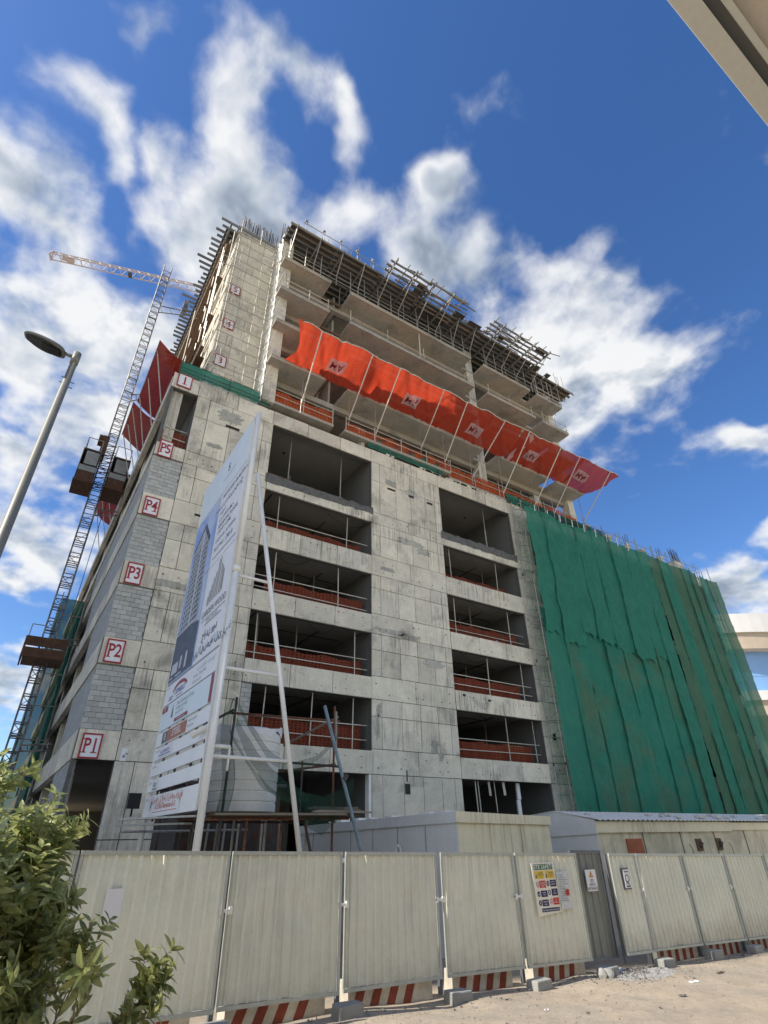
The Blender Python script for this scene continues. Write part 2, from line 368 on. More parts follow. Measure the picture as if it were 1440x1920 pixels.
M_['carton'] = mat('carton', (.42, .21, .09), .85, var=.15, noise=((4, .1),))
M_['bark'] = mat('bark', (.24, .19, .13), .9, noise=((15, .3),), bump=.4, bscale=60)
def leafx(k, c):
    return k['mixc'](k['rnd'], c, (.55, .56, .24))
M_['leaf'] = mat('leaf', (.27, .33, .11), .42, transl=.45, spec=.5, noise=((3, .25),), extra=leafx)
M_['leaf_dark'] = mat('leaf_dark', (.22, .28, .10), .42, transl=.42, spec=.5, noise=((3, .3),), col2=(.50, .52, .22), c2scale=11, c2thr=(.42, .56))
M_['blue_tube'] = mat('blue_tube', (.22, .29, .34), .5, .4, noise=((5, .2),))
M_['orange_panel'] = mat('orange_panel', (.42, .13, .06), .7, noise=((3, .3),))

# ------------------------------------------------------------------ mesh helpers
class MB:
    def __init__(s): s.v = []; s.f = []; s.mi = []; s.cur = 0; s.marks = []
    def add(s, vs, fs):
        s.marks.append((len(s.v), len(s.f)))
        o = len(s.v); s.v += [tuple(q) for q in vs]
        for f in fs: s.f.append(tuple(i + o for i in f)); s.mi.append(s.cur)
        return s
    def box(s, x0, x1, y0, y1, z0, z1):
        return s.add([(x0, y0, z0), (x1, y0, z0), (x1, y1, z0), (x0, y1, z0), (x0, y0, z1), (x1, y0, z1), (x1, y1, z1), (x0, y1, z1)],
                     [(0, 3, 2, 1), (4, 5, 6, 7), (0, 1, 5, 4), (1, 2, 6, 5), (2, 3, 7, 6), (3, 0, 4, 7)])
    def bar(s, p, q, w, h=None):
        h = h or w; p = Vector(p); q = Vector(q); d = (q - p).normalized()
        up = Vector((0, 0, 1)) if abs(d.z) < .95 else Vector((0, 1, 0))
        a = d.cross(up).normalized() * w / 2; b = a.cross(d).normalized() * h / 2
        vs = [p - a - b, p + a - b, p + a + b, p - a + b, q - a - b, q + a - b, q + a + b, q - a + b]
        return s.add(vs, [(0, 3, 2, 1), (4, 5, 6, 7), (0, 1, 5, 4), (1, 2, 6, 5), (2, 3, 7, 6), (3, 0, 4, 7)])
    def tube(s, p, q, r, r2=None, n=6, caps=True):
        r2 = r if r2 is None else r2; p = Vector(p); q = Vector(q); d = (q - p).normalized()
        up = Vector((0, 0, 1)) if abs(d.z) < .95 else Vector((0, 1, 0))
        a = d.cross(up).normalized(); b = a.cross(d).normalized()
        vs = []
        for c, rr in ((p, r), (q, r2)):
            for i in range(n):
                t = 2 * math.pi * i / n; vs.append(c + a * math.cos(t) * rr + b * math.sin(t) * rr)
        fs = [(i, (i + 1) % n, n + (i + 1) % n, n + i) for i in range(n)]
        if caps: fs += [tuple(range(n - 1, -1, -1)), tuple(range(n, 2 * n))]
        return s.add(vs, fs)
    def path(s, pts, r, n=5):
        for a, b in zip(pts[:-1], pts[1:]): s.tube(a, b, r, n=n, caps=False)
        return s
    def grid(s, f, nu, nv):
        vs = [f(i / nu, j / nv) for j in range(nv + 1) for i in range(nu + 1)]
        fs = [(j * (nu + 1) + i, j * (nu + 1) + i + 1, (j + 1) * (nu + 1) + i + 1, (j + 1) * (nu + 1) + i) for j in range(nv) for i in range(nu)]
        return s.add(vs, fs)
    def parts(s, name, m, parent=None, smooth=False):
        """every shape added becomes an object of its own"""
        mk = s.marks + [(len(s.v), len(s.f))]; out = []
        for (v0, f0), (v1, f1) in zip(mk[:-1], mk[1:]):
            q = MB(); q.add(s.v[v0:v1], [tuple(i - v0 for i in f) for f in s.f[f0:f1]])
            out.append(q.build(name, m, parent, smooth))
        return out
    def build(s, name, m, parent=None, smooth=False, kind=None, bevel=0):
        me = bpy.data.meshes.new(name)
        off = Vector((0, 0, 0)); p = parent
        while p is not None: off += p.location; p = p.parent
        me.from_pydata([(v[0] - off.x, v[1] - off.y, v[2] - off.z) for v in s.v], [], s.f)
        ms = m if isinstance(m, (list, tuple)) else [m]
        for q in ms: me.materials.append(M_[q])
        if len(ms) > 1: me.polygons.foreach_set('material_index', s.mi)
        if smooth: me.polygons.foreach_set('use_smooth', [True] * len(me.polygons))
        me.update()
        o = bpy.data.objects.new(name, me); col.objects.link(o)
        if parent is not None: o.parent = parent
        if kind: o['kind'] = kind
        if bevel:
            b = o.modifiers.new('b', 'BEVEL'); b.width = bevel; b.segments = 2
        return o
def thing(name, label, cat, loc=(0, 0, 0), group=None):
    o = bpy.data.objects.new(name, None); col.objects.link(o); o.location = loc
    o.empty_display_size = .3
    o['label'] = label; o['category'] = cat
    if group: o['group'] = group
    return o
def tag(o, label, cat, group=None):
    o['label'] = label; o['category'] = cat
    if group: o['group'] = group
    return o
def inst(name, mesh, loc, parent, scale=None, rot=None):
    """another child that shares mesh data; loc in world space"""
    o = bpy.data.objects.new(name, mesh); col.objects.link(o); o.parent = parent
    off = Vector((0, 0, 0)); p = parent
    while p is not None: off += p.location; p = p.parent
    o.location = Vector(loc) - off
    if scale: o.scale = scale
    if rot: o.rotation_euler = rot
    return o
UNIT = MB().box(0, 1, 0, 1, 0, 1)
_ub = {}
def ubox(m):
    if m not in _ub:
        me = bpy.data.meshes.new('unit_' + m)
        me.from_pydata(UNIT.v, [], UNIT.f); me.materials.append(M_[m]); _ub[m] = me
    return _ub[m]
def bx(name, m, parent, x0, x1, y0, y1, z0, z1):
    return inst(name, ubox(m), (x0, y0, z0), parent, (x1 - x0, y1 - y0, z1 - z0))
_tx = {}
def text_geo(body, size=1.0, align='CENTER', bold=0.0):
    """flat glyph polygons (verts, faces) in the XY plane"""
    k = (body, align, bold)
    if k not in _tx:
        cu_ = bpy.data.curves.new('t', 'FONT'); cu_.body = body; cu_.size = 1; cu_.align_x = align; cu_.align_y = 'CENTER'
        cu_.resolution_u = 2; cu_.offset = bold; cu_.fill_mode = 'FRONT'
        ob = bpy.data.objects.new('t', cu_); col.objects.link(ob)
        dg = bpy.context.evaluated_depsgraph_get()
        me = bpy.data.meshes.new_from_object(ob.evaluated_get(dg))
        _tx[k] = ([tuple(v.co) for v in me.vertices], [tuple(p.vertices) for p in me.polygons])
        bpy.data.objects.remove(ob); bpy.data.meshes.remove(me)
    vs, fs = _tx[k]
    return [(x * size, y * size) for x, y, z in vs], fs

# ------------------------------------------------------------------ ground
def gz(x, y):
    """height of the sandy lot: it falls gently towards +X and is uneven near the hoarding"""
    return .03 - .024 * (max(-6, min(x, 24)) - 3.7)
g = MB()
xs = [-600, -200, -60, -25] + [-14 + .5 * i for i in range(101)] + [44, 60, 90, 150, 300, 800]
ys = [-300, -80, -20, -6] + [-2 + .4 * i for i in range(46)] + [18, 24, 40, 80, 160, 400, 900]
from mathutils import noise as mnoise
def gh(x, y):
    near = 1.0 if (-14 <= x <= 36 and -2 <= y <= 17) else 0.0
    return gz(x, y) + near * (.05 * mnoise.noise(Vector((x * .7, y * .7, 0))) + .02 * mnoise.noise(Vector((x * 2.3, y * 2.3, 3))))
g.add([(x, y, gh(x, y)) for y in ys for x in xs],
      [(j * len(xs) + i, j * len(xs) + i + 1, (j + 1) * len(xs) + i + 1, (j + 1) * len(xs) + i) for j in range(len(ys) - 1) for i in range(len(xs) - 1)])
ground = g.build('ground', 'sand', smooth=True, kind='structure')

# ------------------------------------------------------------------ the building: podium
FY = 24.0                                     # plane of the podium front
SOF = [5.15, 8.65, 12.12, 15.65, 19.15, 23.8]  # undersides of the edge beams
SIL = [6.2, 9.75, 13.2, 16.87, 19.95]          # tops of the edge beams
bld = thing('unfinished_building', 'raw grey concrete building under construction, parking podium with set-back storeys above', 'building', (2.15, 24, 0))
OPL, OPR = (8.15, 15.08), (20.7, 27.6)
END = 55.2
w = MB()
# backing wall behind the shuttered faces, with the openings left free
def wall_cols(z0, z1, y0=FY + .06, y1=FY + .32, gaps=()):
    x = 2.17
    for a, b in sorted(gaps):
        if a > x: w.box(x, a, y0, y1, z0, z1)
        x = b
    w.box(x, END, y0, y1, z0, z1)
wall_cols(-.5, 5.15, gaps=((2.3, 3.63), (9.3, 15.08), (20.7, 27.55)))
for i in range(5):
    wall_cols(SOF[i], SIL[i] if i < 4 else SIL[4])
    if i < 4: wall_cols(SIL[i], SOF[i + 1], gaps=((2.17, 3.63), (OPL[0] + (.5 if i == 0 else 0), OPL[1]), OPR, (32, 39), (43, 50)))
    else: wall_cols(SIL[4], 23.8, gaps=((2.3, 3.63), OPL, OPR))
wall_cols(23.8, 24.6)
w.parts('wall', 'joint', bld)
# shuttered concrete faces: each casting is a piece of its own
npan = 0
def panel(x0, x1, z0, z1, m='concrete', y=FY, proud=.0):
    global npan
    g_ = .016; npan += 1
    d = R.uniform(0, .014) + proud
    return bx('concrete_panel', m, bld, x0 + g_, x1 - g_, y - d, y + .06, z0 + g_, z1 - g_)
def cols_(x0, x1, n):
    return [(x0 + (x1 - x0) * i / n, x0 + (x1 - x0) * (i + 1) / n) for i in range(n)]
def pier(x0, x1, edges, beams):
    for i in range(5):
        for a, b in beams: panel(a, b, SOF[i], SIL[i] + (.08 if i < 4 else 0), R.choice(['concrete', 'concrete', 'concrete_warm']))
        top = SOF[i + 1]; z0 = SIL[i] + (.08 if i < 4 else 0); mid = z0 + (top - z0) * (.64 + R.uniform(-.03, .03))
        for a, b in edges:
            m = R.choice(['concrete_warm', 'concrete_warm', 'concrete'])
            if b - a < .75: m = 'concrete'
            panel(a, b, z0, mid, m); panel(a, b, mid, top, m if R.random() < .6 else 'concrete')
    for a, b in edges: panel(a, b, 2.6, 5.15, 'concrete'); panel(a, b, 0.0, 2.6, 'concrete')
eA = [(3.63, 4.35), (4.35, 5.65), (5.65, 6.95), (6.95, 7.55), (7.55, 8.15)]
pier(3.63, 8.15, eA, [(3.63, 5.9), (5.9, 8.15)])
eB = [(15.08, 15.7), (15.7, 16.95), (16.95, 18.15), (18.15, 19.35), (19.35, 20.2), (20.2, 20.7)]
pier(15.08, 20.7, eB, [(15.08, 17.9), (17.9, 20.7)])
eC = [(27.6, 28.3), (28.3, 29.6)]
pier(27.6, 29.6, eC, [(27.6, 29.6)])
for i in range(5):
    for a, b in ((2.17, 3.63),): panel(a, b, SOF[i], SIL[i], 'concrete_warm')
    for o in (OPL, OPR):
        for k, (a, b) in enumerate(cols_(o[0], o[1], 3)):
            panel(a, b, SOF[i], SIL[i], R.choice(['concrete', 'concrete_warm']), proud=.02)
    if i == 4:
        # ragged dark cold joint along the sill of the top opening
        for o in (OPL, OPR):
            sm = MB(); n = 26; prof = [R.uniform(.03, .12) + .08 * math.sin(k * .8) ** 2 for k in range(n + 1)]
            for k in range(n):
                xa, xb = o[0] - .1 + (o[1] - o[0] + .2) * k / n, o[0] - .1 + (o[1] - o[0] + .2) * (k + 1) / n
                h0 = .38 - .2 * k / n if o is OPL else .34
                sm.box(xa, xb, FY - .045, FY + .3, SIL[4] - h0 * .75 - prof[k] * .6, SIL[4] + .12 + prof[k + 1] * .8)
            sm.build('broken_sill', 'concrete_dark', bld, kind='stuff')
x = 2.15
for wd in [1.45, 2.3, 2.2] + [2.31] * 3 + [1.87] * 3 + [2.3] * 3 + [2.0] + [2.55] * 10:
    panel(x, min(x + wd, END), 23.8, 24.82 + R.uniform(-.04, .08), R.choice(['concrete', 'concrete_warm'])); x += wd
    if x >= END - .3: break
for z0, z1 in ((5.15, 6.2), (8.65, 9.75), (12.12, 13.2), (15.65, 16.87), (19.15, 19.95)):
    for a, b in cols_(29.6, END, 9): panel(a, b, z0, z1)
# repair patches, tie holes, slots, run-down stains cast on the shuttered face
pt = MB()
for cx, cz, ww, hh in ((16.6, 22.6, 1.1, .55), (18.3, 22.35, 1.3, .6), (18.0, 18.5, 2.4, .5), (19.0, 18.1, 1.2, .5), (16.4, 12.4, 2.4, .35), (17.6, 12.25, 1.7, .4), (19.3, 11.0, 1.6, .5),
                       (19.0, 6.6, .55, .7), (19.4, 6.15, .4, .5), (15.4, 7.3, .3, 1.3), (15.5, 8.1, .35, .8), (11.6, 9.3, 1.6, .35), (9.3, 13.0, 1.2, .4), (12.4, 12.8, 2.2, .35), (22.4, 12.9, 1.4, .3),
                       (24.6, 13.0, .3, .6), (11.0, 16.3, .5, .7), (5.6, 23.1, 1.6, .9), (5.0, 20.8, 1.0, .35), (6.7, 15.9, 1.2, .35), (4.3, 12.5, 1.7, .4), (16.2, 16.2, 1.1, .3)):
    n = 30; pts = []
    for k in range(n):
        t = 2 * math.pi * k / n; c_, s_ = math.cos(t), math.sin(t); q = 1 / max(abs(c_), abs(s_))
        rr = (q * .6 + .4) * R.uniform(.62, 1.05)
        pts.append((cx + c_ * ww * .5 * rr, FY - .0185, cz + s_ * hh * .5 * rr))
    o_ = len(pt.v); back = [(p[0], FY + .03, p[2]) for p in pts]
    pt.add(pts + back, [tuple(range(n - 1, -1, -1))] + [(k, (k + 1) % n, n + (k + 1) % n, n + k) for k in range(n)])
pt.parts('mortar_patch', 'concrete_patch', bld)
th_ = MB()
for (x0, x1) in ((3.63, 8.15), (15.08, 20.7), (27.7, 29.5), OPL, OPR):
    for i in range(5):
        n = int((x1 - x0) / .62)
        for k in range(n):
            xx = x0 + .3 + k * .62 + R.uniform(-.2, .2)
            for zz in (SOF[i] + .28, SIL[i] - .3):
                if R.random() < .45: th_.tube((xx, FY - .018 - .021, zz + R.uniform(-.03, .03)), (xx, FY + .02, zz), R.uniform(.02, .034), n=6)
        if x0 not in (OPL[0], OPR[0]):
            for k in range(int((x1 - x0) / 1.2)):
                for zz in (SIL[i] + .5, SIL[i] + 1.5): 
                    if R.random() < .35: th_.tube((x0 + .5 + k * 1.2, FY - .02, zz), (x0 + .5 + k * 1.2, FY + .02, zz), .022, n=6)
th_.build('tie_holes', 'lamp_dark', bld, kind='stuff')
sl = MB()
for xx, zz, ww, hh in ((16.3, 22.02, .6, .14), (18.0, 22.02, .42, .16), (19.55, 22.0, .45, .14), (5.4, 22.35, .8, .16), (4.7, 16.3, .5, .12), (21.25, 9.45, .22, .13), (23.2, 9.35, .22, .13), (17.0, 4.35, .3, .45), (5.9, 9.2, .1, .26), (28.4, 7.6, .25, .4), (17.1, 4.9, .06, .5)):
    sl.box(xx, xx + ww, FY - .028, FY + .03, zz, zz + hh)
sl.parts('wall_slot', 'lamp_dark', bld)
# block infills at the corner
infill = [(6.2, 8.62), (9.75, 12.08), (13.2, 15.6), (16.87, 19.1)]
bm_ = MB()
for z0, z1 in infill: bm_.box(2.19, 3.62, FY + .045, FY + .2, z0, z1 + .03)
bm_.box(8.16, 8.65, FY + .045, FY + .2, 6.2, 8.65)
bm_.parts('mortar_bed', 'mortar', bld)
def course(x0, x1, z, h, shift, y):
    x = x0 - (.2 if shift else 0) + R.uniform(-.02, .02)
    while x < x1 - .05:
        a, b = max(x, x0), min(x + .4, x1)
        if b - a > .06:
            d = R.uniform(-.008, .012)
            bx('block', 'block', bld, a + .007, b - .007, y + .02 - d, y + .16, z + .007 + R.uniform(0, .004), z + h - .006)
        x += .4
for z0, z1 in infill:
    n = int((z1 - z0) / .2); k = 0; z = z0
    while z < z1 - .06:
        h = min(.2, z1 - z); course(2.17, 3.62, z, h, k % 2, FY); z += .2; k += 1
z = 6.2; k = 0
while z < 8.6: course(8.16, 8.64, z, min(.2, 8.65 - z), k % 2, FY); z += .2; k += 1
# left side of the podium, receding: edge beams, block infill, piers, dark parking bays
DEP = 74
side = MB()
for i in range(5):
    hi = SIL[i]
    for k in range(18):
        y0, y1 = 24.34 + k * (DEP - 24.34) / 18, 24.34 + (k + 1) * (DEP - 24.34) / 18
        bx('edge_beam_panel', R.choice(['concrete', 'concrete_warm']), bld, 2.15 - R.uniform(0, .012), 2.42, y0 + .012, y1 - .012, SOF[i], hi)
for k in range(18):
    y0, y1 = 24.34 + k * (DEP - 24.34) / 18, 24.34 + (k + 1) * (DEP - 24.34) / 18
    bx('edge_beam_panel', 'concrete', bld, 2.15 - R.uniform(0, .012), 2.42, y0 + .012, y1 - .012, 23.85, 24.8)
sbw = MB()
for (z0, z1), ye in zip(infill, (31.4, 31.0, 37.0, 41.0)): sbw.box(2.2, 2.38, FY + .2, ye, z0, z1 + .04)
sbw.box(2.2, 2.38, 24.3, 30, 0, 5.15)
sbw.box(2.2, 2.38, 52, 58, 9.75, 12.12); sbw.box(2.2, 2.38, 60, 64, 6.2, 8.65)
sbw.parts('side_block_wall', 'block_wall', bld)
pc = MB()
for y in range(32, 75, 7):
    pc.box(2.5, 3.2, y, y + .8, 0, 24.5)
pc.box(2.42, 2.9, 24.34, 25.1, 19.95, 23.85)
for X in (9, 17.4, 28.0, 36, 44):
    for y in (31.5, 40, 49): pc.box(X, X + .8, y, y + .8, 0, 24.4)
pc.parts('column', 'concrete', bld)
pw = MB()
pw.box(15.09, 15.3, 24.33, 31, 0, 24.4); pw.box(20.45, 20.69, 24.33, 30, 0, 24.4); pw.box(27.62, 27.9, 24.33, 33, 0, 24.4)
pw.box(7.9, 8.14, 24.33, 29, 9.8, 24.4); pw.box(8.0, 14.0, 45, 45.25, 0, 24.4); pw.box(20, 34, 41, 41.25, 0, 24.4)
pw.box(3.64, 3.9, 24.33, 33, 19.95, 24.4)
pw.box(54.9, 55.15, 24.3, DEP, 0, 24.4); pw.box(2.4, 55, DEP, DEP + .3, 0, 24.4); pw.box(8.0, 34, 52, 52.2, 0, 24.4)
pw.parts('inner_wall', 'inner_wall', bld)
sl = MB()
for i in range(5):
    z = SOF[i] + .34
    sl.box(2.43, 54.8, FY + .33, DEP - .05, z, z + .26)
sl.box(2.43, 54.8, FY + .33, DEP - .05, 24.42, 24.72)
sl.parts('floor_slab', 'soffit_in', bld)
# black tubes drawn as the formwork joints of the ceilings seen through the openings, and thin conduits
cj = MB()
for i in range(1, 5):
    z = SOF[i] + .34
    for a, b in (OPL, OPR):
        cj.tube((a + .7, 24.6, z - .03), (a + .7, 29.5, z - .03), .03, n=4)
        cj.tube((a + .7, 27.0, z - .03), (b - .4, 27.0, z - .03), .025, n=4)
        cj.tube((a + 1.4, 29.4, z - .03), (b - 2.2, 29.4, z - .03), .03, n=4)
        cj.tube((b - 2.2, 26.0, z - .03), (b - 2.2, 29.4, z - .03), .03, n=4)
for a in (9.1, 22.0, 24.8): cj.tube((a + 1.0, 27, 24.41), (a + 1.0, 27, 24.36), .09, n=8)
cj.parts('ceiling_line', 'lamp_dark', bld)

# ------------------------------------------------------------------ the storeys above the podium
TX0, TX1 = 7.1, 36.8
LV = [28.1, 31.45, 34.85, 38.2]                # balcony slab undersides
tw = MB()
tw.box(7.95, 36.2, 24.9, 44, 25.2, 25.42)
for z in LV:
    tw.box(7.95, 10.94, 24.3, 26.4, z + .02, z + .24); tw.box(12.58, 36.2, 24.3, 26.4, z + .02, z + .24)
    tw.box(7.12, 36.2, 26.4, 44, z + .02, z + .24)
tw.parts('tower_slab', 'soffit', bld)
bays = [(7.1, 10.92), (12.6, 24.75), (26.2, 32.1), (33.0, 36.55)]
for li, z in enumerate(LV):
    for bi, (a, b) in enumerate(bays):
        s = MB().box(a, b, 23.0, 24.3, z, z + .22)
        s.box(a, b, 22.98, 23.07, z + .22, z + .30)
        s.build('balcony_slab', ['soffit', 'concrete'][0], bld, bevel=.02)
for a, b in ((7.75, 12.1), (12.9, 21.9)):
    MB().box(a, b, 23.84, 24.9, 25.3, 25.5).build('balcony_slab', 'soffit', bld, bevel=.02)
MB().box(21.9, 36.4, 24.1, 24.9, 25.0, 25.25).build('balcony_slab', 'soffit', bld, bevel=.02)
db = MB()
for z in LV:
    db.box(7.96, 25.3, 24.75, 25.1, z - .42, z); db.box(26.1, 36.0, 24.75, 25.1, z - .42, z)
    for X in (12.0, 17.5, 21.0, 29.5): db.box(X, X + .3, 25.1, 31, z - .40, z)
db.parts('edge_beam', 'soffit', bld)
tc = MB()
for X0, X1, Y0, Y1 in ((7.13, 7.94, 23.74, 24.95), (25.32, 26.1, 24.32, 25.0), (36.0, 36.75, 24.4, 25.1), (32.2, 32.8, 24.9, 25.5)):
    tc.box(X0, X1, Y0, Y1, 25.2, 41.0 if X0 > 8 else 41.8)
for X in (12.2, 17.6, 21.1, 29.6):
    tc.box(X, X + .6, 27.2, 27.9, 25.4, 41)
for y in (31, 37, 43): tc.box(36.0, 36.6, y, y + .7, 25, 41)
tc.parts('tower_column', 'concrete', bld)
tiw = MB()
for z0, z1 in zip([25.42] + [l + .24 for l in LV], [28.1] + LV[1:] + [41.0]):
    for a, b in ((8.0, 9.6), (11.6, 16.0), (17.2, 20.3), (22.0, 25.2), (26.4, 28.4), (30.2, 34.0)):
        tiw.box(a, b, 28.6, 28.75, z0, z1 - .42)
    for X in (11.0, 12.4, 18.6, 24.9, 31.5): tiw.box(X, X + .15, 25.6, 33, z0, z1 - .4)
tiw.box(8, 36, 35, 35.2, 25.4, 41)
tiw.parts('partition_wall', 'soffit', bld)
# the shafts between the balconies, crossed by boards
sb_ = MB()
for z in LV[1:]:
    for k in range(4):
        sb_.box(10.96, 12.56, 24.4 + k * .5, 24.52 + k * .5, z - .12, z + .05)
sb_.parts('shaft_board', 'timber_dark', bld)
# stair-core wall at the left end of the tower, cast in lifts
cw = MB(); cw.box(4.05, 7.08, 25.06, 25.3, 24.7, 42.1); cw.box(4.05, 4.3, 25.3, 41, 24.7, 41.0); cw.parts('core_wall', 'joint', bld)
zz = 24.72
for h in (2.5, .85, 2.5, .85, 2.5, .85, 2.5, .9, 2.35, 1.55):
    for a, b in (cols_(4.0, 7.1, 3) if h > 1.2 else cols_(4.0, 7.1, 2)):
        bx('concrete_panel', R.choice(['concrete', 'concrete', 'concrete_warm']), bld, a + .012, b - .012, 25.0 - R.uniform(0, .012), 25.06, zz + .012, zz + h - .012)
    for k in range(5):
        y0 = 25.1 + k * 3.2
        bx('concrete_panel', R.choice(['concrete', 'concrete_warm']), bld, 4.0 - R.uniform(0, .012), 4.05, y0 + .012, y0 + 3.19, zz + .012, min(zz + h - .012, 41.2))
    zz += h
fin = MB()                                    # sunlit polystyrene-faced end of the balconies
def finf(u, v):
    y = 23.70 + u * 1.28; z = 25.0 + v * 17.2
    return (7.095 - .03 * (math.sin(v * 150 + 3 * math.sin(u * 5)) * .5 + .5) - .05 * abs(mnoise.noise(Vector((0, y * 2, z * 1.1)))) , y, z)
fin.grid(finf, 5, 170); fin.build('foam_facing', 'styro', bld)
for x, y0, y1, z1, ragged in ((14.38, 24.25, 25.2, 26.75, 1), (22.1, 24.25, 25.0, 26.35, 2)):
    f = MB()
    def ff(u, v, x=x, y0=y0, y1=y1, z1=z1, rg=ragged):
        zt = z1 - (.9 * u if rg == 1 else .35 * abs(math.sin(u * 6)))
        return (x - .03 - .03 * (math.sin(v * 22) * .5 + .5) - .03 * mnoise.noise(Vector((u * 3, v * 3, x))), y0 + (y1 - y0) * u, 24.8 + (zt - 24.8) * v)
    f.grid(ff, 8, 22); f.build('foam_facing', 'styro', bld)
    MB().box(x, x + .3, y0 - .02, y1, 24.82, z1 - .25).build('parapet_stub', 'concrete', bld)
pz = MB()
for k in range(16):
    x = 15.0 + R.uniform(0, 13); pz.box(x, x + R.uniform(.3, .9), FY - .05, FY + .12, 24.8, 24.86 + R.uniform(0, .08))
for k in range(14):
    x = 22 + R.uniform(0, 5.5); pz.box(x, x + R.uniform(.2, .5), FY + .02, FY + .2, 24.82, 24.95 + R.uniform(0, .1))
pz.parts('mortar_lump', 'concrete_warm', bld)
# column stubs and starter bars on the podium roof
stb = MB()
for a, b, z in ((28.2, 29.4, 25.6), (36.2, 37.5, 25.7), (37.3, 38.0, 26.0), (50.9, 52.3, 25.9)): stb.box(a, b, 24.1, 25.0, 24.8, z)
for a in (40.5, 43.3, 45.6, 48.5): stb.box(a, a + .45, 24.15, 24.6, 24.8, 25.65 + R.uniform(-.2, .2))
stb.parts('column_stub', 'concrete_warm', bld)
def rods(x0, x1, n, y, z0, z1, jit=.25, r=.022, rows=2):
    m = MB()
    for k in range(n):
        for q in range(rows):
            x = x0 + (x1 - x0) * k / max(1, n - 1) + R.uniform(-.04, .04)
            m.tube((x, y + q * .25, z0), (x + R.uniform(-.08, .08), y + q * .25 + R.uniform(-.08, .08), z1 + R.uniform(-jit, jit)), r, n=4)
    return m
rods(4.2, 6.95, 22, 25.02, 42.0, 43.7).build('starter_bars', 'rebar', bld, kind='stuff')
rods(7.0, 7.9, 8, 24.1, 41.6, 43.9, .35).build('starter_bars', 'rebar', bld, kind='stuff')
rods(50.9, 52.2, 8, 24.2, 25.8, 27.2, .3).build('starter_bars', 'rebar', bld, kind='stuff')
rods(22.8, 24.0, 5, 24.2, 41.6, 43.9, .3).build('starter_bars', 'rebar', bld, kind='stuff')
for a in (43.4, 48.6): rods(a, a + .3, 2, 24.2, 25.5, 26.7, .1).build('starter_bars', 'rebar', bld, kind='stuff')

# ------------------------------------------------------------------ formwork deck of the next storey
deck = thing('formwork_deck', 'dark timber formwork deck on steel props under the topmost storey', 'formwork', (22, 24, 38.4))
prim = [7.5 + 1.93 * k for k in range(16)]
def outr(x): return 14.9 < x < 22.4 or 25.7 < x < 32.6
segs = [(7.1, 11.0), (11.0, 14.95), (14.95, 18.7), (18.7, 22.3), (22.3, 25.8), (25.8, 29.3), (29.3, 32.5), (32.5, 35.8), (35.8, 38.9)]
for k, xk in enumerate(prim):
    y0 = 20.25 if outr(xk) else 21.95
    if xk > 33: y0 = 22.75
    MB().bar((xk, y0, 41.22), (xk, 30.5, 41.22), .09, .2).build('primary_beam', 'beam_grey', deck)
for si, (a, b) in enumerate(segs):
    ys0 = 22.2 if b < 33 else 22.95
    ys0 += R.uniform(-.15, .15)
    if outr((a + b) / 2): ys0 = 20.55 + R.uniform(-.2, .25)
    y = ys0
    while y < 30:
        if R.random() > .04:
            e0, e1 = a - R.uniform(0, .25), b + R.uniform(0, .25)
            z = 41.42 + R.uniform(-.012, .012)
            MB().bar((e0, y, z), (e1, y, z), .10, .18).build('joist', R.choice(['beam_grey', 'timber', 'beam_grey']), deck)
        y += R.uniform(.36, .5) if y < 24 else .55
    pl = max(ys0, 22.25 if b < 33 else 22.95)
    MB().box(a, b - .02, pl + R.uniform(0, .15), 30.4, 41.53, 41.58).build('plywood_sheet', 'ply', deck)
for a, b, y0, y1 in ((18.0, 19.0, 21.3, 22.2), (31.4, 32.6, 20.6, 21.2), (22.3, 23.4, 21.7, 22.3), (24.0, 25.4, 21.8, 22.4), (32.6, 33.6, 22.3, 23.0), (27.3, 28.0, 21.5, 22.2), (34.6, 35.2, 22.5, 23.0)): MB().box(a, b, y0, y1, 41.53, 41.58).build('plywood_sheet', 'ply', deck)
for X in [7.5 + 1.28 * k for k in range(23)]:
    if 10.9 < X < 12.6 or 24.8 < X < 26.1: continue
    for y in (23.18, 24.9, 26.6):
        MB().tube((X + R.uniform(-.05, .05), y, 38.44), (X, y, 41.12), .04, n=6).build('prop', 'galv', deck)
for xk in prim:
    if xk > 33: continue
    y0 = 20.8 if outr(xk) else 22.15
    MB().tube((xk, 23.12, 39.5), (xk, y0, 41.13), .04, n=6).tube((xk, 23.12, 38.44), (xk, 23.12, 39.5), .04, n=6).build('strut', 'galv', deck)
rl = MB()
for z in (39.0, 39.5): rl.tube((7.2, 23.1, z), (24.7, 23.1, z), .025, n=5).tube((26.2, 23.1, z), (36.4, 23.1, z), .025, n=5)
for z in (42.5,): rl.tube((8.0, 22.3, z), (15.8, 22.3, z), .03, n=5)
for k in range(6): 
    x = 8.2 + k * 1.5; rl.tube((x, 22.3, 41.6), (x, 22.3, 42.75), .03, n=5); rl.box(x - .1, x + .1, 22.22, 22.38, 42.75, 42.9)
rl.parts('guard_rail', 'galv', deck)
st = MB()
for k in range(7): 
    x = 15.3 + 1.15 * k; st.bar((x, 20.3, 41.55), (x, 22.4, 41.55), .06)
for k in range(7):
    x = 26.0 + 1.0 * k; st.bar((x, 20.2 + R.uniform(-.2, .2), 41.55), (x, 22.4, 41.55), .06)
for k in range(9): 
    y = 23 + k * .55; st.bar((37.6, y, 41.3), (39.2 + R.uniform(-.2, .1), y, 41.3), .07)
st.parts('loose_timber', 'timber', deck)
rg = MB()
